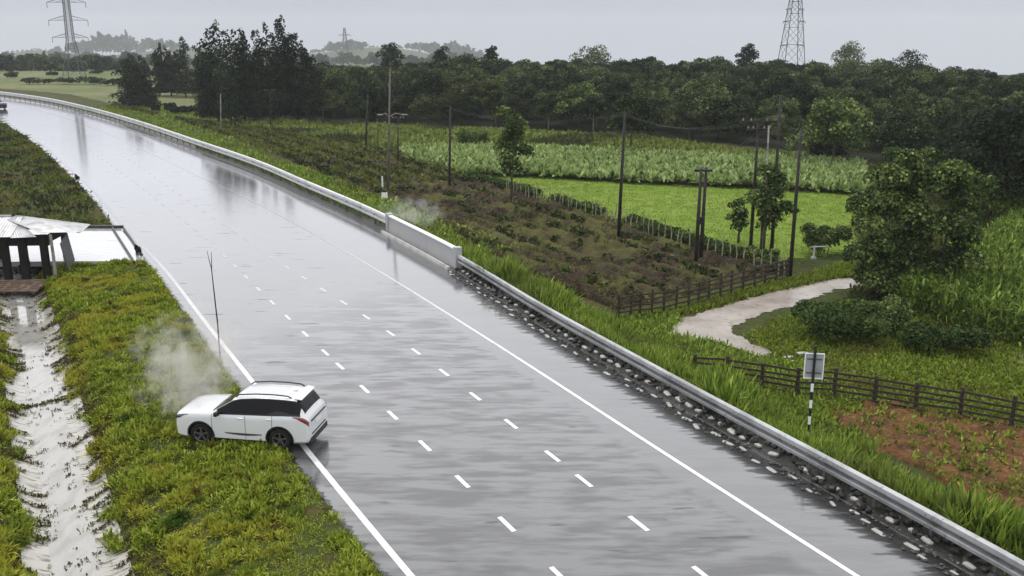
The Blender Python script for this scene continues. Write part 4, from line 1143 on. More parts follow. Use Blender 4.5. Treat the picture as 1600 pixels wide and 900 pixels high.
pole(966, 374, 976, 183, 'tall dark wooden pole at the hedge in front of the pasture', 'pole_dark', 0.14)
pole(1172, 398, 1184, 196, 'dark pole with crossarms in the cluster by the slender trees', 'pole_dark', 0.13, arms=((0.985, 1.2), (0.93, 0.8)))
pole(1192, 402, 1200, 205, 'pale thin pole in the middle of the pole cluster', 'pole_pale', 0.09)
pole(1205, 404, 1218, 162, 'tallest dark pole of the cluster by the slender trees', 'pole_dark', 0.13)
pole(1234, 434, 1250, 212, 'tall pole dark above and pale below at the end of the brown fence', 'pole_dark', 0.13)
# twin pole
p = P(1087, 412, FZ); k = scale_at(p); tw = empty('twin_pole', p)
h = (412 - 268) / k / CP
for dx, dy in ((0, 0), (0.42, 0.5)):
    mb = MB(); mb.tube([(dx, dy, -0.4), (dx + 0.02, dy, h * .5), (dx + 0.05, dy, h)], [0.14, 0.12, 0.09], 9); mb.build('shaft', M['pole_dark'], tw, smooth=True)
mb = MB(); mb.box((0.25, 0.25, h - 0.18), (1.15, 0.16, 0.14)); ca = mb.build('crossarm', M['pole_dark'], tw)
for s in (-0.25, 0.25, 0.75):
    mi = MB(); mi.lathe([(0, 0), (0.05, 0), (0.06, 0.07), (0.04, 0.11), (0, 0.18)], (s, 0.25, h - 0.11), 'Z', 8); mi.build('insulator', M['pole_pale'], ca, smooth=True)
mb = MB(); mb.box((0.22, 0.25, h * 0.45), (0.5, 0.1, 0.5)); mb.build('brace', M['pole_dark'], tw)
tag(tw, 'twin dark poles joined by a short crossarm beside the pasture', 'pole')

def wire(a, b_, sag, label, r=0.007):
    a, b_ = Vector(a), Vector(b_)
    mb = MB(); mb.tube([a.lerp(b_, i / 14) - a - Vector((0, 0, sag * 4 * (i / 14) * (1 - i / 14))) for i in range(15)], r, 5)
    o = mb.build('power_line', M['galv_dark'], None); o.location = a
    return tag(o, label, 'cable', 'power lines strung between the poles')
def top_of(px, by, ty, dx=0.0, dz=0.0):
    p = P(px, by, FZ); return p + Vector((dx, 0, (by - ty) / scale_at(p) / CP + dz))
for i, d_ in enumerate((-1.0, 0.1, 1.0)):
    wire(top_of(1172, 398, 196, 0.2 + d_, 0.1), top_of(966, 374, 183, 0.15 + d_ * 0.1, -0.05 - 0.12 * i), 0.9, 'thin power line from the pole cluster to the tall dark pole at the hedge')
    wire(top_of(1172, 398, 196, 0.2 + d_, 0.1), P(1480, 300, 4.5) + Vector((d_, 12, 0)), 1.0, 'thin power line from the pole cluster away over the big bushy tree')
for i in range(2):
    wire(top_of(966, 374, 183, 0.1, -0.05 - 0.15 * i), top_of(702, 297, 172, 0.05, -0.05 - 0.15 * i), 1.0, 'thin power line from the tall dark pole at the hedge to the plain dark pole')
    wire(top_of(1087, 412, 268, -0.2 + 0.45 * i, 0.0), top_of(1172, 398, 196, 0.2 + 0.3 * i, -0.6), 0.3, 'thin power line rising from the twin poles to the pole cluster')

# ------------------------------------------------------------------ pylons
def pylon(x, D, base_w, waist_z, waist_w, top_z, top_w, arms, label, t_=0.22, z0=FZ, rz=0.3):
    X = (x - 800) / F * (D * CP + (H - FZ) * SP)
    root = empty('pylon', (X, D, z0), rz)
    def half(z):
        return (base_w + (waist_w - base_w) * z / waist_z if z < waist_z else waist_w + (top_w - waist_w) * (z - waist_z) / (top_z - waist_z)) / 2
    for sx, sy in ((-1, -1), (1, -1), (1, 1), (-1, 1)):
        mb = MB()
        for a, b_ in ((-0.5, waist_z), (waist_z, top_z)):
            ha, hb = half(max(a, 0)), half(b_); mb.bar((sx * ha, sy * ha, a), (sx * hb, sy * hb, b_), t_)
        mb.build('leg', M['steel'], root)
    zs = [0.0]
    while zs[-1] < top_z - 0.5: zs.append(min(top_z, zs[-1] + max(1.6, 2.0 * half(zs[-1]) * 0.95)))
    mb = MB()
    for za, zb in zip(zs[:-1], zs[1:]):
        ha, hb = half(za), half(zb)
        c = [(-1, -1), (1, -1), (1, 1), (-1, 1)]
        for i in range(4):
            a, b_ = c[i], c[(i + 1) % 4]
            mb.bar((a[0] * ha, a[1] * ha, za), (b_[0] * hb, b_[1] * hb, zb), t_ * 0.45)
            mb.bar((b_[0] * ha, b_[1] * ha, za), (a[0] * hb, a[1] * hb, zb), t_ * 0.45)
            mb.bar((a[0] * hb, a[1] * hb, zb), (b_[0] * hb, b_[1] * hb, zb), t_ * 0.6)
    mb.build('bracing', M['steel'], root)
    for z, reach in arms:
        mb = MB(); hh = half(z)
        rise = reach * 0.28
        for s in (-1, 1):
            tip = (s * (hh + reach), 0, z)
            for sy in (-1, 1):
                mb.bar((s * hh, sy * hh, z), tip, t_ * 0.7)
                mb.bar((s * hh, sy * half(z + rise), z + rise), tip, t_ * 0.6)
            m2 = (s * (hh + reach * 0.5), 0, z); mb.bar(m2, (s * hh, 0, z + rise * .5), t_ * 0.5)
        arm = mb.build('crossarm', M['steel'], root)
        for s in (-1, 1):
            mi = MB(); tip = Vector((s * (hh + reach), 0, z)); mi.tube([tip, tip - Vector((0, 0, reach * 0.35))], 0.09, 6); mi.build('insulator', M['steel'], arm)
    return tag(root, label, 'pylon')
pylon(117, 322, 6.0, 12.5, 2.0, 30, 1.4, ((13.2, 4.6), (18.6, 5.2), (24.2, 5.2)), 'steel lattice pylon with long crossarms over the far hazy fields', 0.17, rz=0.1)
pylon(1233, 258, 6.8, 24, 2.2, 44, 1.3, ((11.5, 0.9), (17.5, 1.2), (20.6, 0.9), (27, 3.0), (33, 3.2), (38, 2.6)), 'tall narrow steel lattice pylon rising behind the wood', 0.15, rz=0.08)
pylon(539, 1400, 10.0, 40, 4.0, 52, 2.0, ((32, 6.5), (42, 7.0)), 'faint far pylon standing among the hazy skyline trees', 0.6, z0=gh((539 - 800) / F * 1400, 1400))

# ------------------------------------------------------------------ guardrail
def rail_line(q, s0, s1, step):
    s = arc(q); n = max(2, int(round((s1 - s0) / step)) + 1)
    t_ = np.linspace(s0, s1, n); nn = normals_of(q)
    f = lambda a: np.interp(t_, s, a)
    return np.stack([f(q[:, 0]), f(q[:, 1])], 1), np.stack([f(nn[:, 0]), f(nn[:, 1])], 1)
def sweep(mb, q, nn, prof, closed=False):
    """prof: (offset to the right, z)"""
    m = len(prof); V = []
    for p, n in zip(q, nn): V += [(p[0] + n[0] * o_, p[1] + n[1] * o_, z) for o_, z in prof]
    fs = []
    for i in range(len(q) - 1):
        for j in range(m - 1 + closed):
            j2 = (j + 1) % m
            fs.append((i * m + j, (i + 1) * m + j, (i + 1) * m + j2, i * m + j2))
    if closed:
        fs += [tuple(range(m)), tuple((len(q) - 1) * m + j for j in range(m - 1, -1, -1))]
    return mb.add(V, fs)
W_ = [(0.05, 0.37), (-0.05, 0.40), (-0.06, 0.50), (-0.05, 0.53), (0.13, 0.55), (0.13, 0.65), (-0.05, 0.665), (-0.065, 0.70), (-0.06, 0.83), (-0.02, 0.87), (0.05, 0.885)]
W_ = W_ + [(o_ + 0.015, z - 0.004) for o_, z in W_[::-1]]
def guardrail(s0, s1, label, tall=1.0, step=2.0, loc=None):
    q, nn = rail_line(GG, s0, s1, step)
    o0 = np.array([q[0][0], q[0][1]])
    root = empty('guardrail', (o0[0], o0[1], 0))
    mb = MB(); sweep(mb, q - o0, nn, [(a, b_ * tall) for a, b_ in W_], True); mb.build('rail', M['galv'] if tall == 1.0 else M['galv_far'], root)
    if tall == 1.0:
        for i in range(0, len(q), 2):
            d_ = np.array([-nn[i][1], nn[i][0]]); c_ = q[i] - o0
            mb = MB(); sweep(mb, np.array([c_ - d_ * 0.16, c_ + d_ * 0.16]), np.array([nn[i], nn[i]]), [(a - 0.012, b_) for a, b_ in W_], True); sp = mb.build('splice', M['galv'], root)
            mb = MB()
            for zz in (0.46, 0.76):
                for k_ in (-0.1, 0.1):
                    c2 = c_ + d_ * k_ + nn[i] * -0.085
                    mb.lathe([(0, -0.012), (0.022, -0.012), (0.022, 0.012), (0, 0.012)], (c2[0], c2[1], zz), 'Z', 8)
            mb.build('bolt', M['galv_dark'], sp)
    for i in range(len(q)):
        p = q[i] - o0 + nn[i] * 0.14
        a = math.atan2(nn[i][1], nn[i][0])
        mb = MB(); mb.box((p[0], p[1], 0.33 * tall), (0.12, 0.10, 0.9 * tall), Matrix.Rotation(a, 3, 'Z')); mb.build('post', M['galv_dark'], root)
    return tag(root, label, 'guardrail')
guardrail(0.5, sM - 0.05, 'near steel guardrail with double corrugated rail along the road edge')
sP = s_at(GG, 612, 364)
guardrail(sP + 0.3, arc(GG)[-1] - 2, 'far guardrail sweeping round the bend into the distance', 1.25, 3.0)
# solid parapet between the two rails
q, nn = rail_line(GG, sM + 0.1, sP + 0.1, 1.5)
o0 = np.array([q[0][0], q[0][1]])
pp_ = empty('concrete_parapet', (o0[0], o0[1], 0))
mb = MB(); sweep(mb, q - o0, nn, [(-0.12, 0.0), (-0.05, 1.10), (0.15, 1.10), (0.2, -0.3), (-0.12, -0.3)], True); mb.build('wall', M['barrier'], pp_)
mb = MB(); sweep(mb, q - o0, nn, [(-0.11, 1.105), (-0.11, 1.18), (0.2, 1.18), (0.2, 1.105)], True); mb.build('cap', M['white_paint'], pp_)
mb = MB(); sweep(mb, q - o0, nn, [(-0.62, 0.0), (-0.58, 0.14), (-0.42, 0.14), (-0.40, 0.0)], True); mb.build('kerb', M['concrete'], pp_)
for e_ in (0, -1):
    p = q[e_] - o0 + nn[e_] * 0.05
    mb = MB(); mb.box((p[0], p[1], 0.62), (0.42, 0.42, 1.34), Matrix.Rotation(math.atan2(nn[e_][1], nn[e_][0]), 3, 'Z')); mb.build('end_pier', M['barrier'], pp_, bevel=0.02)
tag(pp_, 'solid pale concrete parapet between the near and far guardrails', 'parapet')

# stone pitched gutter under the rail and its stones
mb = MB(); q, nn = rail_line(GG, 0, sM, 1.0); sweep(mb, q, nn, [(-0.42, -0.01), (-0.34, 0.018), (-0.15, 0.03), (0.55, 0.05), (0.9, -0.10)]); tag(mb.build('gutter', M['dark_stone']), kind='structure')
mb = MB(); q, nn = rail_line(GG, sP, arc(GG)[-1] - 2, 2.0); sweep(mb, q, nn, [(-0.75, 0.004), (-0.55, 0.02), (0.5, 0.04), (0.9, -0.10)]); tag(mb.build('gutter', M['dark_stone']), kind='structure')
def stone_mesh(name, m, seed, sx, sy, sz):
    bm = bmesh.new(); bmesh.ops.create_icosphere(bm, subdivisions=2, radius=0.5)
    r_ = np.random.default_rng(seed)
    for v in bm.verts:
        c = v.co; k = 0.5 / max(abs(c.x), abs(c.y), abs(c.z), 1e-6)
        v.co = c.lerp(c * k, 0.55) * (1 + r_.normal(0, 0.05))
        v.co.x *= sx; v.co.y *= sy; v.co.z *= sz
    me = bpy.data.meshes.new(name); bm.to_mesh(me); bm.free(); me.materials.append(m); return me
pale = [stone_mesh('kerb_stone', M['stone'], 300 + i, 0.36, 0.20, 0.13) for i in range(5)]
dark = [stone_mesh('rubble_stone', M['dark_stone'], 310 + i, 0.30, 0.24, 0.20) for i in range(5)]
r3 = np.random.default_rng(23)
def along_xy(s, off):
    sg = arc(GG); n_ = normals_of(GG)
    x, y = np.interp(s, sg, GG[:, 0]), np.interp(s, sg, GG[:, 1]); a, b_ = np.interp(s, sg, n_[:, 0]), np.interp(s, sg, n_[:, 1])
    return x + a * off, y + b_ * off, math.atan2(b_, a) + math.pi / 2
s = 1.0
while s < sM - 0.5:
    if r3.random() < 0.88:
        x, y, a = along_xy(s, -0.10 + r3.normal(0, 0.04))
        o = bpy.data.objects.new('kerb_stone', pale[int(r3.integers(5))]); COL.objects.link(o)
        k_ = r3.uniform(0.75, 1.15)
        o.location = (x, y, 0.08); o.rotation_euler = (r3.normal(0, .1), r3.normal(0, .1), a + r3.normal(0, 0.15)); o.scale = (k_, k_, r3.uniform(0.8, 1.1))
        tag(o, 'pale wet stone in the row under the near guardrail', 'stone', 'pale stones under the guardrail')
    s += r3.uniform(0.55, 0.8)
s = 0.8
while s < sM - 0.3:
    x, y, a = along_xy(s, r3.uniform(-0.28, 0.45))
    o = bpy.data.objects.new('rubble_stone', dark[int(r3.integers(5))]); COL.objects.link(o)
    k_ = r3.uniform(0.6, 1.2)
    o.location = (x, y, 0.09); o.rotation_euler = (r3.normal(0, .3), r3.normal(0, .3), r3.uniform(0, 6)); o.scale = (k_, k_, k_ * 0.9)
    tag(o, 'black wet rubble stone lying in the gutter under the near guardrail', 'stone', 'black rubble stones in the gutter')
    s += r3.uniform(0.13, 0.34)
s = 1.2
while s < sM - 0.6:
    x, y, a = along_xy(s, r3.uniform(-0.95, -0.55))
    o = bpy.data.objects.new('reflection_stone', pale[int(r3.integers(5))]); COL.objects.link(o)  # second row, added to stand for the broken pale reflection in the road
    k_ = r3.uniform(0.6, 1.3)
    o.location = (x, y, 0.015); o.rotation_euler = (0, 0, a + r3.normal(0, 0.2)); o.scale = (k_ * 1.1, k_ * 0.7, 0.45)
    tag(o, 'flat pale stone added as a reflection on the dark band in front of the near guardrail', 'stone', 'flat pale stones added as reflections')
    s += r3.uniform(0.5, 1.1)

rub_ = MB(); ic = [(0, 0, .5), (.5, 0, 0), (0, .5, 0), (-.5, 0, 0), (0, -.5, 0), (0, 0, -.3)]
for i in range(900):
    x, y, a = along_xy(r3.uniform(0.5, sM - 0.4), r3.uniform(-0.95, 0.35)); k_ = r3.uniform(0.05, 0.17)
    R_ = Matrix.Rotation(r3.uniform(0, 6.28), 3, 'Z')
    rub_.add([Vector((x, y, 0.02)) + R_ @ Vector((p_[0] * k_ * 1.3 * r3.uniform(.8, 1.2), p_[1] * k_, p_[2] * k_ * 0.7)) for p_ in ic], [(0, 1, 2), (0, 2, 3), (0, 3, 4), (0, 4, 1), (5, 2, 1), (5, 3, 2), (5, 4, 3), (5, 1, 4)])
M['chips'] = mat('wet_gravel', (0.035, 0.034, 0.032), 0.4, 0.4, noise=[(2.2, (0.22, 0.215, 0.20), 0.58, 0.64)])
tag(rub_.build('gravel', M['chips']), 'loose wet gravel along the foot of the near guardrail', 'gravel', kind='stuff')

# ------------------------------------------------------------------ road sign seen from behind
x, y = P(1262, 688, -0.5).x, P(1262, 688, -0.5).y
p = Vector((x, y, gh(x, y))); k = scale_at(p)
sg = empty('road_sign', p, -0.15)
hs = (672 - 520) / k / CP + 0.25
n_b = 9
for i in range(n_b):
    z0, z1 = hs * 0.72 * i / n_b, hs * 0.72 * (i + 1) / n_b
    mb = MB(); mb.tube([(0, 0, z0 - (0.4 if i == 0 else 0)), (0, 0, z1)], 0.048, 10)
    mb.build('post_band', M['white_paint'] if i % 2 == 1 else M['black_paint'], sg, smooth=False)
mb = MB(); mb.tube([(0, 0, hs * 0.72), (0, 0, hs)], 0.046, 10); mb.build('post', M['black_paint'], sg)
M['sign_back'] = mat('sign_back_aluminium', (0.40, 0.42, 0.45), 0.45, 0.4, 0.3, noise=[(3, (0.30, 0.31, 0.33), 0.5, 0.7)])
mb = MB(); mb.box((0.01, 0.075, hs * 0.80), (0.64, 0.012, 0.92)); sp_ = mb.build('sign_plate', M['sign_back'], sg)
mb = MB()
for (cx, cz, sx, sz) in ((0.01, hs * .8 + .45, .66, .035), (0.01, hs * .8 - .45, .66, .035), (-.305, hs * .8, .035, .865), (.325, hs * .8, .035, .865)): mb.box((cx, 0.062, cz), (sx, 0.03, sz))
mb.build('rim', M['white_paint'], sp_)
mb = MB()
for z in (hs * .8 + .25, hs * .8 - .25): mb.box((0.01, 0.055, z), (0.5, 0.025, 0.05))
mb.build('bracket', M['galv_dark'], sp_)
tag(sg, 'road sign seen from behind on a black and white striped post', 'sign')

# small markers by the far guardrail
p = P(598, 300, FZ)
mk = empty('marker_post', p); mb = MB(); mb.box((0, 0, 0.75), (0.16, 0.16, 1.6), taper=0.85); mb.build('shaft', M['white_paint'], mk, bevel=0.015)
mb = MB(); mb.box((0, 0, 1.62), (0.17, 0.17, 0.12), taper=0.5); mb.build('cap', M['black_paint'], mk)
tag(mk, 'small white marker post at the foot of the tall pale pole', 'post')
p = P(601, 312, FZ)
mk = empty('marker_block', p); mb = MB(); mb.box((0, 0, 0.3), (0.6, 0.4, 0.8), taper=0.8); mb.build('base', M['white_paint'], mk, bevel=0.03)
mb = MB(); mb.box((0, 0, 0.8), (0.4, 0.3, 0.25), taper=0.8); mb.build('top', M['black_paint'], mk, bevel=0.02)
tag(mk, 'low white concrete marker block with black top behind the far guardrail', 'marker')
# white pipe frame
M['pipe_white'] = mat('dull_white_pipe', (0.48, 0.48, 0.47), 0.5, 0.3, noise=[(4, (0.3, 0.3, 0.29), 0.5, 0.65)])
p = P(1271, 404, FZ); k = scale_at(p)
pf = empty('pipe_frame', p)
mb = MB(); mb.tube([(0, 0, -0.2), (0, 0, 0.85)], 0.07, 8); mb.build('post', M['pipe_white'], pf)
mb = MB(); mb.tube([(-0.15, 0, 0.82), (1.15, 0.2, 0.80)], 0.045, 8); mb.build('rail', M['pipe_white'], pf)
mb = MB(); mb.box((-0.02, -0.05, 0.04), (0.34, 0.3, 0.22), taper=0.8); mb.build('footing', M['concrete'], pf)
tag(pf, 'small white pipe frame standing by the dark shrub at the pasture edge', 'frame')
# pale field stones near the sign
for i, (px, py, s_) in enumerate([(1233, 562, .5), (1254, 556, .6), (1240, 568, .35)]):
    o = bpy.data.objects.new('field_stone', pale[i]); COL.objects.link(o)
    q_ = P(px, py, FZ); o.location = q_ + Vector((0, 0, 0.1)); o.scale = (s_ * 3, s_ * 3, s_ * 2.4)
    tag(o, 'pale field stone lying in the grass beside the road sign', 'stone', 'pale field stones by the sign')
rub = MB()
sheet('bare_patch', [(1510, 556), (1545, 545), (1600, 548), (1680, 560), (1680, 590), (1600, 586), (1550, 572)], 0.03, M['track'], step=0.15, jit=0.5, freq=1.2)

# ------------------------------------------------------------------ bare sapling at the road edge
p = P(347, 551); sap = empty('bare_sapling', Vector((p.x - 0.1, p.y, -0.02)))
k = scale_at(p); hh = 158 / k / CP
mb = MB(); mb.tube([(0, 0, -0.1), (0.01, 0, hh * 0.3), (-0.03, 0, hh * 0.6), (-0.06, 0, hh * 0.85)], [0.035, 0.032, 0.026, 0.018], 6); mb.build('stem', M['pole_dark'], sap)
for dx, zz in ((-0.12, 1.0), (0.06, 0.99)):
    mb = MB(); mb.tube([(-0.05, 0, hh * 0.82), (-0.06 + dx * .6, 0, hh * 0.92), (-0.06 + dx, 0, hh * zz)], [0.018, 0.014, 0.008], 5); mb.build('twig', M['pole_dark'], sap)
tag(sap, 'thin bare forked stick standing at the road edge behind the white car', 'sapling')
rng = np.random.default_rng(51)
for i, (px, py, hpx) in enumerate([(122, 285, 14), (217, 402, 20)]):
    bush(px, py, py - hpx, 12, ['tiny dark plant on the road edge beyond the shelter', 'small dark plant on the road edge beside the flooded apron'][i], 95 + i, 160, 0.16, m='dark_tree', z=-0.02, name='roadside_plant', n=5)

# ------------------------------------------------------------------ flooded apron and shelter
def flat(name, px, z, m):
    bm = bmesh.new(); vs_ = [bm.verts.new(P(a, b_, z)) for a, b_ in px]; f = bm.faces.new(vs_)
    bm.normal_update()
    if f.normal.z < 0: f.normal_flip()
    top = f
    r_ = bmesh.ops.extrude_face_region(bm, geom=[f])
    for v in vs_: pass
    up = [v for v in r_['geom'] if isinstance(v, bmesh.types.BMVert)]
    for v in vs_: v.co.z -= 0.3
    bmesh.ops.recalc_face_normals(bm, faces=bm.faces)
    me = bpy.data.meshes.new(name); bm.to_mesh(me); bm.free()
    return finish(name, me, m)
AZ = -0.06
ap = flat('apron', [(-200, 355), (186, 355), (219, 394), (226, 408), (118, 408), (-200, 411)], 0.13, M['apron']); tag(ap, kind='structure')
def kerb_bar(name, a, b_, w_, h_, z, m, label):
    pa, pb = P(*a, z), P(*b_, z); o0 = pa.copy()
    mb = MB(); mb.bar(Vector((0, 0, h_ / 2)), pb - pa + Vector((0, 0, h_ / 2)), w_, h_)
    o = mb.build(name, m, bevel=0.015); o.location = o0
    return tag(o, label, 'kerb')
kerb_bar('drain_kerb', (176, 358), (210, 412), 0.10, 0.16, 0.12, M['dark_stone'], 'thin dark kerb crossing the flooded apron')
kerb_bar('drain_kerb', (193, 358), (222, 400), 0.12, 0.14, 0.12, M['dark_stone'], 'dark kerb along the road side of the flooded apron')
kerb_bar('drain_kerb', (88, 357), (193, 357), 0.18, 0.22, 0.10, M['dark_stone'], 'dark back kerb of the flooded apron below the grass slope')

hp_ = P(88, 432, -0.3); k = scale_at(hp_)
hut = empty('shelter', hp_, math.radians(4))
W, Dp, Hh = 8.0, 3.0, 2.45
# local frame: x to the left is negative; front at y=0, back at y=Dp
for (x, y, r_, m_) in ((-0.55, 0.15, 0.20, 'hut_wood'), (-1.72, 0.1, 0.22, 'hut_wood'), (-2.72, 0.1, 0.20, 'hut_wood'), (-4.4, 0.1, 0.2, 'hut_wood'), (-6.4, 0.1, 0.2, 'hut_wood'), (-0.5, Dp, 0.14, 'hut_wood'), (-4.4, Dp, 0.14, 'hut_wood')):
    mb = MB(); mb.box((x, y, Hh / 2 - 0.1), (r_ * 1.9, r_ * 1.6, Hh + 0.2)); mb.build('post', M[m_], hut, bevel=0.015)
mb = MB(); mb.tube([(0, -0.1, -0.4), (0.02, -0.1, 1.2), (0.0, -0.1, 2.5)], [0.10, 0.095, 0.085], 8); mb.build('post', M['pole_pale'], hut)
mb = MB(); mb.box((-W / 2 - 0.2, 0.1, Hh - 0.30), (W, 0.16, 0.62)); mb.build('beam', M['hut_wood'], hut)
mb = MB(); mb.box((-W / 2 - 0.2, Dp, Hh - 0.1), (W, 0.12, 0.25)); mb.build('beam', M['hut_wood'], hut)
mb = MB(); mb.box((-0.30, Dp / 2 + 0.1, Hh - 0.25), (0.12, Dp - 0.3, 0.45)); mb.build('beam', M['hut_wood'], hut)
# corrugated roof: front slope, back slope and the hip over the end, in lapped sheets
def tin_sheet(a, b_, c, d, name='roof_sheet', lift_=0.0, pitch=0.16):
    """a,b lower edge; d,c upper edge; corrugations run up the slope"""
    a, b_, c, d = map(Vector, (a, b_, c, d)); n = max(4, int((b_ - a).length / pitch) * 2)
    nrm = (b_ - a).cross(d - a).normalized()
    if nrm.z < 0: nrm = -nrm
    V = []
    for i in range(n + 1):
        t_ = i / n; off = nrm * ((0.022 if i % 2 else 0.0) + lift_)
        V += [a.lerp(b_, t_) + off, d.lerp(c, t_) + off]
    mb = MB(); mb.add(V, [(2 * i, 2 * i + 2, 2 * i + 3, 2 * i + 1) for i in range(n)])
    o = mb.build(name, M['tin'], hut)
    m_ = o.modifiers.new('thick', 'SOLIDIFY'); m_.thickness = 0.012
    return o
ridge_z, eave_z = 3.25, 2.42
xr = -2.55
for i in range(4):
    x1, x0 = -0.05 - i * 2.0 - (0.55 if i == 0 else 0), -0.05 - (i + 1) * 2.0
    tin_sheet((x0, -0.55, eave_z + 0.03 * (i % 2)), (x1, -0.55, eave_z + 0.05), (min(x1, xr) if i == 0 else x1, Dp / 2 - 0.1, ridge_z + 0.02 * (i % 2)), (x0 if i else xr - 0.2, Dp / 2 - 0.1, ridge_z), lift_=0.012 * (i % 2))
    tin_sheet((x1, Dp + 0.5, eave_z + 0.05), (x0, Dp + 0.5, eave_z), (x0, Dp / 2 + 0.1, ridge_z), (min(x1, xr) if i == 0 else x1, Dp / 2 + 0.1, ridge_z), lift_=0.012 * (i % 2))
tin_sheet((-0.35, -0.5, eave_z + 0.22), (1.15, Dp / 2 - 0.2, eave_z - 0.12), (xr + 0.1, Dp / 2, ridge_z + 0.06), (xr - 0.3, Dp / 2 - 0.4, ridge_z - 0.12), lift_=0.05)
tin_sheet((1.18, Dp / 2 - 0.3, eave_z - 0.14), (1.0, Dp + 0.5, eave_z - 0.05), (xr + 0.1, Dp / 2 + 0.15, ridge_z + 0.05), (xr + 0.1, Dp / 2 - 0.1, ridge_z + 0.05), lift_=0.02)
mb = MB(); mb.tube([(xr - 0.2, Dp / 2, ridge_z + 0.06), (-W - 0.3, Dp / 2, ridge_z + 0.06)], 0.09, 8); mb.build('ridge_cap', M['tin'], hut, smooth=True)
mb = MB(); mb.box((0.45, 0.9, 1.25), (0.06, 1.2, 1.9), Matrix.Rotation(0.35, 3, 'X')); mb.build('side_panel', M['galv_dark'], hut)
M['old_board'] = mat('old_brown_board', (0.16, 0.10, 0.07), 0.7, 0.3, noise=[(3, (0.30, 0.26, 0.22), 0.5, 0.65), (8, (0.06, 0.04, 0.03), 0.55, 0.7)])
mb = MB()
for i in range(6): mb.box((-W / 2 - 0.4, -0.35 - i * 0.27, -0.12 - i * 0.05 + 0.004 * (i % 2)), (W, 0.24, 0.06))
mb.build('step_boards', M['old_board'], hut)
tag(hut, 'open wooden shelter with dark posts and a patched tin roof by the ditch', 'shelter')
bn = empty('bench', hut.matrix_world @ Vector((0, 0, 0))); bn.location = hp_ + Vector((-2.25, 0.9, 0)); 
mb = MB(); mb.box((0, 0, 0.45), (0.55, 0.4, 0.07)); mb.build('seat', M['hut_wood'], bn)
mb = MB(); mb.box((0.0, 0.2, 0.75), (0.55, 0.06, 0.55), taper=0.75); mb.build('backrest', M['hut_wood'], bn)
for sx in (-0.22, 0.22):
    for sy in (-0.15, 0.15):
        mb = MB(); mb.box((sx, sy, 0.18), (0.06, 0.06, 0.5)); mb.build('leg', M['hut_wood'], bn)
tag(bn, 'small dark wooden chair under the tin roof of the shelter', 'chair')

# ------------------------------------------------------------------ white car
def car_profile():
    st = [  # x, half width, z bottom, z belt, half roof width, z top
        (2.36, 0.76, 0.34, 0.90, 0.64, 0.97), (2.34, 0.82, 0.28, 0.96, 0.70, 1.045), (2.27, 0.87, 0.25, 1.02, 0.75, 1.10), (2.05, 0.905, 0.22, 1.07, 0.79, 1.15), (1.6, 0.93, 0.22, 1.11, 0.81, 1.20), (1.2, 0.935, 0.22, 1.13, 0.815, 1.225),
        (1.02, 0.935, 0.22, 1.14, 0.815, 1.24), (0.64, 0.935, 0.22, 1.145, 0.755, 1.45), (0.28, 0.935, 0.22, 1.155, 0.715, 1.66), (0.0, 0.935, 0.22, 1.165, 0.695, 1.73), (-0.5, 0.935, 0.22, 1.18, 0.685, 1.775), (-1.0, 0.935, 0.22, 1.195, 0.68, 1.785),
        (-1.5, 0.935, 0.22, 1.22, 0.67, 1.775), (-1.9, 0.925, 0.24, 1.23, 0.655, 1.745), (-2.05, 0.92, 0.26, 1.23, 0.665, 1.60), (-2.20, 0.91, 0.28, 1.21, 0.70, 1.36), (-2.27, 0.90, 0.29, 1.17, 0.73, 1.25), (-2.34, 0.88, 0.31, 1.11, 0.73, 1.17), (-2.38, 0.83, 0.36, 1.03, 0.70, 1.09)]
    a = np.array(st)[::-1]
    return a
CARP = car_profile()
def car_sec(x):
    w_, zb, zbelt, wr, zt = [float(np.interp(x, CARP[:, 0], CARP[:, j])) for j in range(1, 6)]
    ze = max(zbelt + 0.02, zt - 0.055)
    return [(w_ * 0.86, zb), (w_ * 0.985, zb + 0.10), (w_ * 0.99, zb + 0.22), (w_ * 1.0, zb + 0.42), (w_ * 0.995, zbelt - 0.18), (w_ * 0.975, zbelt - 0.05), (w_ * 0.945, zbelt), (wr * 1.0, ze), (wr * 0.93, ze + (zt - ze) * 0.5), (wr * 0.62, zt - 0.012), (0.0, zt)]
NS = 11
def car_pt(x, v, side, off=0.0):
    """v runs 0..10 round the half section"""
    def raw(x_, v_):
        s_ = car_sec(x_); i = min(int(v_), NS - 2); f = v_ - i
        return Vector((x_, s_[i][0] + (s_[i + 1][0] - s_[i][0]) * f, s_[i][1] + (s_[i + 1][1] - s_[i][1]) * f))
    p = raw(x, v)
    if off:
        dx = raw(min(x + 0.03, 2.36), v) - raw(max(x - 0.03, -2.38), v)
        dv = raw(x, min(v + 0.08, NS - 1)) - raw(x, max(v - 0.08, 0))
        n = dx.cross(dv); 
        if n.length > 1e-9:
            n.normalize()
            if n.y < 0 or (abs(n.y) < 0.05 and n.z < 0): n = -n
            p = p + n * off
    if side < 0: p.y = -p.y
    return p
def patch(mb, xs, v_lo, v_hi, side, off=0.006, nv=5):
    """patch of the body surface; v_lo/v_hi are functions of x"""
    V = []; n = len(xs)
    for x in xs:
        for j in range(nv + 1): V.append(car_pt(x, v_lo(x) + (v_hi(x) - v_lo(x)) * j / nv, side, off))
    m = nv + 1
    fs = []
    for i in range(n - 1):
        for j in range(nv):
            q_ = (i * m + j, (i + 1) * m + j, (i + 1) * m + j + 1, i * m + j + 1)
            fs.append(q_ if side > 0 else q_[::-1])
    return mb.add(V, fs)

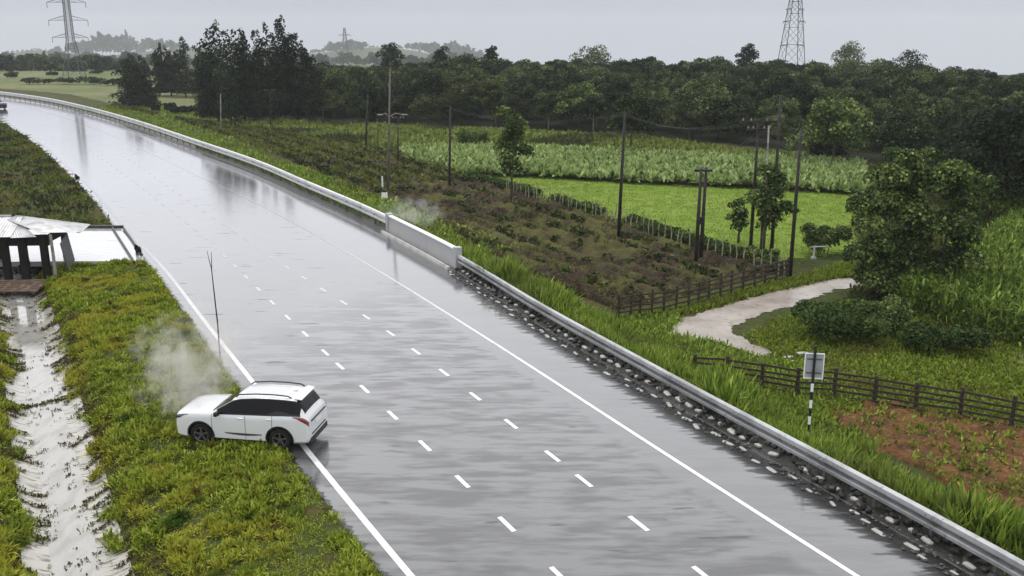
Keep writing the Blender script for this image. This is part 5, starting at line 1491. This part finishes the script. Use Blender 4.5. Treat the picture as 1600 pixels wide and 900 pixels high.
def car_white():
    m = mat('car_white_paint', (0.66, 0.675, 0.69), 0.3, 0.5, coat=0.8); m.node_tree.nodes['Principled BSDF'].inputs['Coat Roughness'].default_value = 0.04
    return m
M['car_white'] = car_white()
M['glass'] = mat('dark_car_glass', (0.003, 0.003, 0.004), 0.05, 0.18)
M['tyre'] = mat('tyre_rubber', (0.012, 0.012, 0.012), 0.8, 0.2)
M['trim'] = mat('black_trim', (0.014, 0.014, 0.015), 0.45, 0.4)
M['alloy'] = mat('alloy_rim', (0.02, 0.02, 0.022), 0.35, 0.5, 0.6)
M['alloy_bright'] = mat('bright_hub', (0.20, 0.20, 0.21), 0.3, 0.5, 0.7)
M['red_lens'] = mat('red_lens', (0.17, 0.010, 0.014), 0.12, 0.6, coat=0.8)
M['lamp'] = mat('headlamp_glass', (0.035, 0.037, 0.04), 0.08, 0.7, coat=1.0)
M['chrome'] = mat('chrome', (0.6, 0.6, 0.62), 0.15, 0.5, 0.9)
M['seam_and_shade'] = mat('gap_and_crease_shade', (0.06, 0.06, 0.065), 0.7, 0.2)  # door joints, and the painted shadow line of the door recess

def build_car(name, loc, rz, label, paint, tilt=(0, 0)):
    root = empty(name, loc, rz)
    root.rotation_euler = (tilt[0], tilt[1], rz)
    xs = sorted(set(list(np.linspace(-2.38, 2.36, 75)) + [2.36, -2.38]))
    V, fs = [], []
    ring = 2 * NS - 1
    for x in xs:
        for j in range(NS): V.append(car_pt(x, j, 1))
        for j in range(NS - 2, -1, -1): V.append(car_pt(x, j, -1))
    n = len(xs)
    for i in range(n - 1):
        for j in range(ring):
            j2 = (j + 1) % ring
            fs.append((i * ring + j, i * ring + j2, (i + 1) * ring + j2, (i + 1) * ring + j))
    fs.append(tuple(range(ring - 1, -1, -1))); fs.append(tuple((n - 1) * ring + j for j in range(ring)))
    mb = MB(); mb.add(V, fs)
    body = mb.build('body', paint, root)
    bm = bmesh.new(); bm.from_mesh(body.data); bmesh.ops.recalc_face_normals(bm, faces=bm.faces); bm.to_mesh(body.data); bm.free()
    # wheel arches are cut out of the body
    cut = MB()
    for wx in (1.42, -1.36):
        for sy in (-1, 1):
            m_ = MB(); nseg = 40; pts = []
            for yy in (sy * 0.55, sy * 1.2):
                for q_ in range(nseg):
                    t_ = 2 * math.pi * q_ / nseg; pts.append((wx + 0.452 * math.cos(t_), yy, 0.385 + 0.452 * math.sin(t_)))
            ff = [(q_, (q_ + 1) % nseg, nseg + (q_ + 1) % nseg, nseg + q_) for q_ in range(nseg)] + [tuple(range(nseg - 1, -1, -1)), tuple(nseg + q_ for q_ in range(nseg))]
            cut.add(pts, ff)
    co = cut.build('cutter', M['trim'])
    bm = bmesh.new(); bm.from_mesh(co.data); bmesh.ops.recalc_face_normals(bm, faces=bm.faces); bm.to_mesh(co.data); bm.free()
    md = body.modifiers.new('arch', 'BOOLEAN'); md.operation = 'DIFFERENCE'; md.object = co; md.solver = 'EXACT'
    try: md.material_mode = 'TRANSFER'
    except Exception: pass
    co.parent = root
    bpy.context.view_layer.update()
    dg = bpy.context.evaluated_depsgraph_get()
    me = bpy.data.meshes.new_from_object(body.evaluated_get(dg))
    body.modifiers.clear(); body.data = me
    bpy.data.objects.remove(co)
    try:
        me.shade_smooth = None
    except Exception: pass
    me.polygons.foreach_set('use_smooth', [True] * len(me.polygons))
    try: me.set_sharp_from_angle(angle=math.radians(32))
    except Exception: pass
    # glass: side strips, windscreen, rear window
    lin = np.linspace
    def wtop(x): return 6.93 if x < 0.62 else 6.93
    def wbot(x):
        return 6.08 + 0.20 * float(np.clip((-0.95 - x) / 0.25, 0, 1)) - 0.16 * float(np.clip((-1.45 - x) / 0.35, 0, 1))
    for side in (1, -1):
        mb = MB()
        segs = [(0.80, -2.08)]
        for a, b_ in segs:
            patch(mb, lin(a, b_, 44), wbot, wtop, side, 0.010)
        mb.build('side_windows', M['glass'], root, smooth=True)
        mb = MB(); patch(mb, lin(0.84, -2.10, 60), lambda x: 5.97 + 0.16 * float(ss(-0.95, -1.2, x) if False else 0), lambda x: 6.98, side, 0.003); mb.build('window_surround', M['trim'], root, smooth=True)
    mb = MB()
    for side in (1, -1): patch(mb, lin(0.99, 0.31, 12), lambda x: 7.3, lambda x: 10.0, side, 0.006, 8)
    mb.build('windscreen', M['glass'], root, smooth=True)
    mb = MB()
    for side in (1, -1): patch(mb, lin(-1.925, -2.215, 12), lambda x: 6.95, lambda x: 10.0, side, 0.007, 8)
    mb.build('rear_window', M['glass'], root, smooth=True)
    mb = MB()
    for side in (1, -1): patch(mb, lin(0.0, -1.35, 12), lambda x: 9.05, lambda x: 10.0, side, 0.004, 4)
    mb.build('sunroof', mat('sunroof_glass', (0.50, 0.51, 0.53), 0.15, 0.6, coat=0.5), root, smooth=True)
    # spoiler
    mb = MB(); mb.add([(-1.82, -0.63, 1.735), (-1.82, 0.63, 1.735), (-2.08, 0.61, 1.70), (-2.08, -0.61, 1.70), (-1.82, -0.63, 1.77), (-1.82, 0.63, 1.77), (-2.08, 0.61, 1.735), (-2.08, -0.61, 1.735)],
                      [(3, 2, 1, 0), (4, 5, 6, 7), (0, 1, 5, 4), (1, 2, 6, 5), (2, 3, 7, 6), (3, 0, 4, 7)]); mb.build('spoiler', paint, root, bevel=0.012)
    # roof rails
    for s in (1, -1):
        mb = MB(); mb.tube([(0.22, s * 0.60, 1.685), (0.10, s * 0.605, 1.775), (-0.5, s * 0.60, 1.83), (-1.1, s * 0.595, 1.84), (-1.6, s * 0.585, 1.815), (-1.72, s * 0.58, 1.75)], 0.024, 7); mb.build('roof_rail', M['trim'], root, smooth=True)
    # antenna fin
    mb = MB(); mb.add([(-1.5, -0.03, 1.775), (-1.72, -0.03, 1.755), (-1.72, 0.03, 1.755), (-1.5, 0.03, 1.775), (-1.69, -0.008, 1.845), (-1.73, -0.008, 1.84), (-1.73, 0.008, 1.84), (-1.69, 0.008, 1.775)], [(0, 1, 2, 3), (4, 7, 6, 5), (0, 4, 5, 1), (1, 5, 6, 2), (2, 6, 7, 3), (3, 7, 4, 0)]); mb.build('antenna', paint, root)
    # lamps
    for s in (1, -1):
        mb = MB(); patch(mb, lin(-1.84, -2.37, 12), lambda x: 4.15 + 0.95 * ss(-2.25, -1.84, x), lambda x: 5.7, s, 0.010, 3); mb.build('tail_light', M['red_lens'], root, smooth=True)
        mb = MB(); patch(mb, lin(2.33, 1.84, 10), lambda x: 4.5 + 0.9 * ss(2.2, 1.84, x), lambda x: 5.85, s, 0.008, 3); mb.build('headlight', M['lamp'], root, smooth=True)
        mb = MB(); patch(mb, lin(1.01, -0.92, 40), lambda x: 0.15, lambda x: 0.95 + 0.0 * x, s, 0.004, 2); mb.build('sill_trim', M['trim'], root, smooth=True)
        mb = MB(); patch(mb, lin(1.88, -1.8, 60), lambda x: 0.02, lambda x: 0.7, s, 0.004, 2)
        mb = MB(); patch(mb, lin(0.55, -0.75, 24), lambda x: 2.35 - 0.25 * math.sin((0.55 - x) / 1.3 * math.pi), lambda x: 2.52, s, 0.004, 1); mb.build('door_crease_shadow', M['seam_and_shade'], root, smooth=True)  # dark strip painted on as the shadow line of the lower door recess
        # door mirror
        mb2 = MB(); mb2.box((0.76, s * 1.04, 1.21), (0.14, 0.20, 0.15), Matrix.Rotation(-0.2 * s, 3, 'Z'), taper=0.85); mb2.build('door_mirror', M['trim'], root, bevel=0.03)
        # handles
        for hx in (-0.02, -1.02):
            c_ = car_pt(hx, 4.55, s, 0.02); mb2 = MB(); mb2.box(c_, (0.22, 0.025, 0.035)); mb2.build('door_handle', M['chrome'] if False else paint, root, bevel=0.01)
        # door gaps
        mb2 = MB()
        for gx_ in (1.0, -0.18, -1.12):
            w2 = 0.008
            V2 = []
            vv = lin(1.2, 6.0, 16)
            for v_ in vv:
                xo = gx_ - (0.18 * ss(3.2, 1.2, v_) if gx_ < -1 else 0.0)
                V2 += [car_pt(xo - w2, v_, s, 0.0035), car_pt(xo + w2, v_, s, 0.0035)]
            mb2.add(V2, [(2 * i, 2 * i + 1, 2 * i + 3, 2 * i + 2) for i in range(15)])
        mb2.build('door_gap', M['seam_and_shade'], root)
        # arch trims
        for wx in (1.42, -1.36):
            mb2 = MB(); nseg = 26; V2 = []
            for q_ in range(nseg + 1):
                t_ = math.radians(-12 + 204 * q_ / nseg)
                for rad in (0.437, 0.495):
                    xx, zz = wx + rad * math.cos(t_), 0.385 + rad * math.sin(t_)
                    sec = car_sec(max(-2.35, min(2.35, xx)))
                    yy = float(np.interp(zz, [a_[1] for a_ in sec[:7]], [a_[0] for a_ in sec[:7]])) + 0.012
                    V2.append((xx, s * yy, zz))
            mb2.add(V2, [(2 * i, 2 * i + 1, 2 * i + 3, 2 * i + 2) for i in range(nseg)])
            mb2.build('arch_trim', M['trim'], root, smooth=True)
    # bumpers and grille
    mb = MB(); mb.box((2.35, 0, 0.66), (0.06, 1.15, 0.32), taper=0.92); mb.build('grille', M['trim'], root, bevel=0.02)
    mb = MB(); mb.box((2.30, 0, 0.335), (0.12, 1.35, 0.10)); mb.build('front_bumper_trim', M['trim'], root, bevel=0.02)
    mb = MB(); mb.box((-2.33, 0, 0.37), (0.14, 1.56, 0.20)); mb.build('rear_bumper_trim', M['trim'], root, bevel=0.03)
    mb = MB(); mb.box((-2.37, 0, 0.56), (0.05, 1.25, 0.05)); mb.build('bumper_strip', M['trim'], root, bevel=0.01)
    mb = MB(); mb.box((-2.395, 0, 0.86), (0.02, 0.52, 0.12)); mb.build('number_plate', M['white_paint'], root)
    mb = MB(); mb.box((-2.385, 0, 1.03), (0.05, 1.3, 0.05)); mb.build('tailgate_strip', M['trim'], root, bevel=0.008)
    mb = MB(); mb.box((0.0, 0, 0.24), (3.9, 1.5, 0.12)); mb.build('underbody', M['trim'], root)
    # wheels
    for wx in (1.42, -1.36):
        for s in (1, -1):
            wh = bpy.data.objects.new('wheel', None); COL.objects.link(wh); wh.parent = root; wh.location = (wx, s * 0.81, 0.387); wh.scale = (1.07, 1.07, 1.07); wh.empty_display_size = 0.2
            mb = MB(); mb.lathe([(0.23, -0.11), (0.32, -0.118), (0.352, -0.09), (0.362, -0.03), (0.362, 0.03), (0.352, 0.09), (0.32, 0.118), (0.23, 0.11), (0.23, -0.11)], (0, 0, 0), 'Y', 36); mb.build('tyre', M['tyre'], wh, smooth=True)
            mb = MB(); mb.lathe([(0.235, s * 0.10), (0.215, s * 0.09), (0.21, s * -0.06), (0.0, s * -0.05)], (0, 0, 0), 'Y', 32)
            mb.build('rim', M['alloy'], wh, smooth=True)
            mb = MB()
            for q_ in range(5):
                t_ = 2 * math.pi * q_ / 5 + 0.3
                d_ = Vector((math.cos(t_), 0, math.sin(t_))); mb.bar(d_ * 0.03 + Vector((0, s * 0.075, 0)), d_ * 0.225 + Vector((0, s * 0.09, 0)), 0.05, 0.03, up=(0, 1, 0))
            mb.lathe([(0.225, s * 0.10), (0.24, s * 0.112), (0.222, s * 0.112), (0.215, s * 0.10)], (0, 0, 0), 'Y', 32)
            mb.build('spokes', M['alloy_bright'], wh)
            mb = MB(); mb.lathe([(0.0, s * 0.112), (0.045, s * 0.11), (0.05, s * 0.08)], (0, 0, 0), 'Y', 16); mb.build('hub_cap', M['alloy_bright'], wh)
    return tag(root, label, 'car')

pf_, pr_ = P(318, 694, 0.0), P(441, 703, 0.0)
dv = pf_ - pr_; ang = math.atan2(dv.y, dv.x)
perp = Vector((-math.sin(ang), math.cos(ang), 0))          # left side of the car
mid = (pf_ + pr_) / 2
ctr = mid - perp * 0.80 - Vector((math.cos(ang), math.sin(ang), 0)) * 0.03
print('wheelbase seen', dv.length, 'heading', math.degrees(ang))
build_car('white_car', (ctr.x, ctr.y, 0.02), ang, 'white sport utility car skidded across the left edge line onto the grass', M['car_white'])

# distant vehicle at the frame edge
M['car_dark'] = mat('dark_car_paint', (0.05, 0.045, 0.055), 0.3, 0.5, coat=1.0)
cp_ = P(-6, 170, 0.0)
build_car('distant_car', (cp_.x, cp_.y, 0.01), math.radians(-35), 'dark car far off at the bend of the wet road', M['car_dark'])

# ------------------------------------------------------------------ spray and haze
def spray(name, px, py, hpx, wpx, depth, dens, col, label, seed, z=0.0):
    p = P(px, py, z); k = scale_at(p); h, r = hpx / k, wpx / k / 2
    bm = bmesh.new(); bmesh.ops.create_icosphere(bm, subdivisions=4, radius=1.0)
    for v in bm.verts:
        v.co = Vector((v.co.x * r, v.co.y * depth, v.co.z * h / 2))
    me = bpy.data.meshes.new(name); bm.to_mesh(me); bm.free()
    m = bpy.data.materials.new(name); m.use_nodes = True; t = m.node_tree
    for n in list(t.nodes):
        if n.type == 'BSDF_PRINCIPLED': t.nodes.remove(n)
    pv = t.nodes.new('ShaderNodeVolumePrincipled'); pv.inputs['Color'].default_value = tuple(col) + (1,); pv.inputs['Anisotropy'].default_value = 0.2
    t.links.new(pv.outputs[0], t.nodes['Material Output'].inputs['Volume'])
    tc_ = t.nodes.new('ShaderNodeTexCoord')
    mp = t.nodes.new('ShaderNodeMapping'); mp.inputs['Scale'].default_value = (1 / r, 1 / depth, 2 / h)
    t.links.new(tc_.outputs['Object'], mp.inputs['Vector'])
    ln = t.nodes.new('ShaderNodeVectorMath'); ln.operation = 'LENGTH'; t.links.new(mp.outputs[0], ln.inputs[0])
    nz = t.nodes.new('ShaderNodeTexNoise'); nz.inputs['Scale'].default_value = 1.25; nz.inputs['Detail'].default_value = 7; nz.inputs['Roughness'].default_value = 0.62; nz.inputs['Distortion'].default_value = 0.6
    ad = t.nodes.new('ShaderNodeVectorMath'); ad.operation = 'ADD'; ad.inputs[1].default_value = (seed, seed * 2, 0)
    t.links.new(tc_.outputs['Object'], ad.inputs[0]); t.links.new(ad.outputs[0], nz.inputs['Vector'])
    m1 = t.nodes.new('ShaderNodeMath'); m1.operation = 'MULTIPLY_ADD'; m1.inputs[1].default_value = 4.0; m1.inputs[2].default_value = -1.45
    t.links.new(nz.outputs['Fac'], m1.inputs[0])
    m2 = t.nodes.new('ShaderNodeMath'); m2.operation = 'SUBTRACT'; t.links.new(m1.outputs[0], m2.inputs[0])
    m2b = t.nodes.new('ShaderNodeMath'); m2b.operation = 'POWER'; m2b.inputs[1].default_value = 2.2; t.links.new(ln.outputs['Value'], m2b.inputs[0]); t.links.new(m2b.outputs[0], m2.inputs[1])
    m3 = t.nodes.new('ShaderNodeMath'); m3.operation = 'MULTIPLY'; m3.inputs[1].default_value = dens; m3.use_clamp = False; t.links.new(m2.outputs[0], m3.inputs[0])
    m4 = t.nodes.new('ShaderNodeMath'); m4.operation = 'MAXIMUM'; m4.inputs[1].default_value = 0.0; t.links.new(m3.outputs[0], m4.inputs[0])
    t.links.new(m4.outputs[0], pv.inputs['Density'])
    o = finish(name, me, m); o.location = p + Vector((0, 0, h * 0.46))
    return tag(o, label, 'spray', kind='stuff')
spray('spray_cloud', 306, 668, 220, 210, 1.5, 0.9, (0.90, 0.875, 0.84), 'grey brown cloud of spray and dust thrown up behind the white car', 3)
spray('spray_cloud', 640, 362, 62, 130, 1.6, 0.45, (0.97, 0.97, 0.96), 'faint pale spray hanging behind the concrete parapet', 9, z=-0.8)

HAZE = 0.00017
mb = MB(); mb.box((0, 1660, -42), (5400, 3640, 212))
hz = mb.build('haze', None)
hm = bpy.data.materials.new('rain_haze'); hm.use_nodes = True; t = hm.node_tree
for n in list(t.nodes):
    if n.type == 'BSDF_PRINCIPLED': t.nodes.remove(n)
pv = t.nodes.new('ShaderNodeVolumePrincipled'); pv.inputs['Color'].default_value = (0.90, 0.94, 0.985, 1); pv.inputs['Density'].default_value = HAZE
t.links.new(pv.outputs[0], t.nodes['Material Output'].inputs['Volume'])
hz.data.materials.append(hm)
tag(hz, kind='stuff'); hz['label'] = 'thin rain haze over the far fields and trees'; hz['category'] = 'haze'
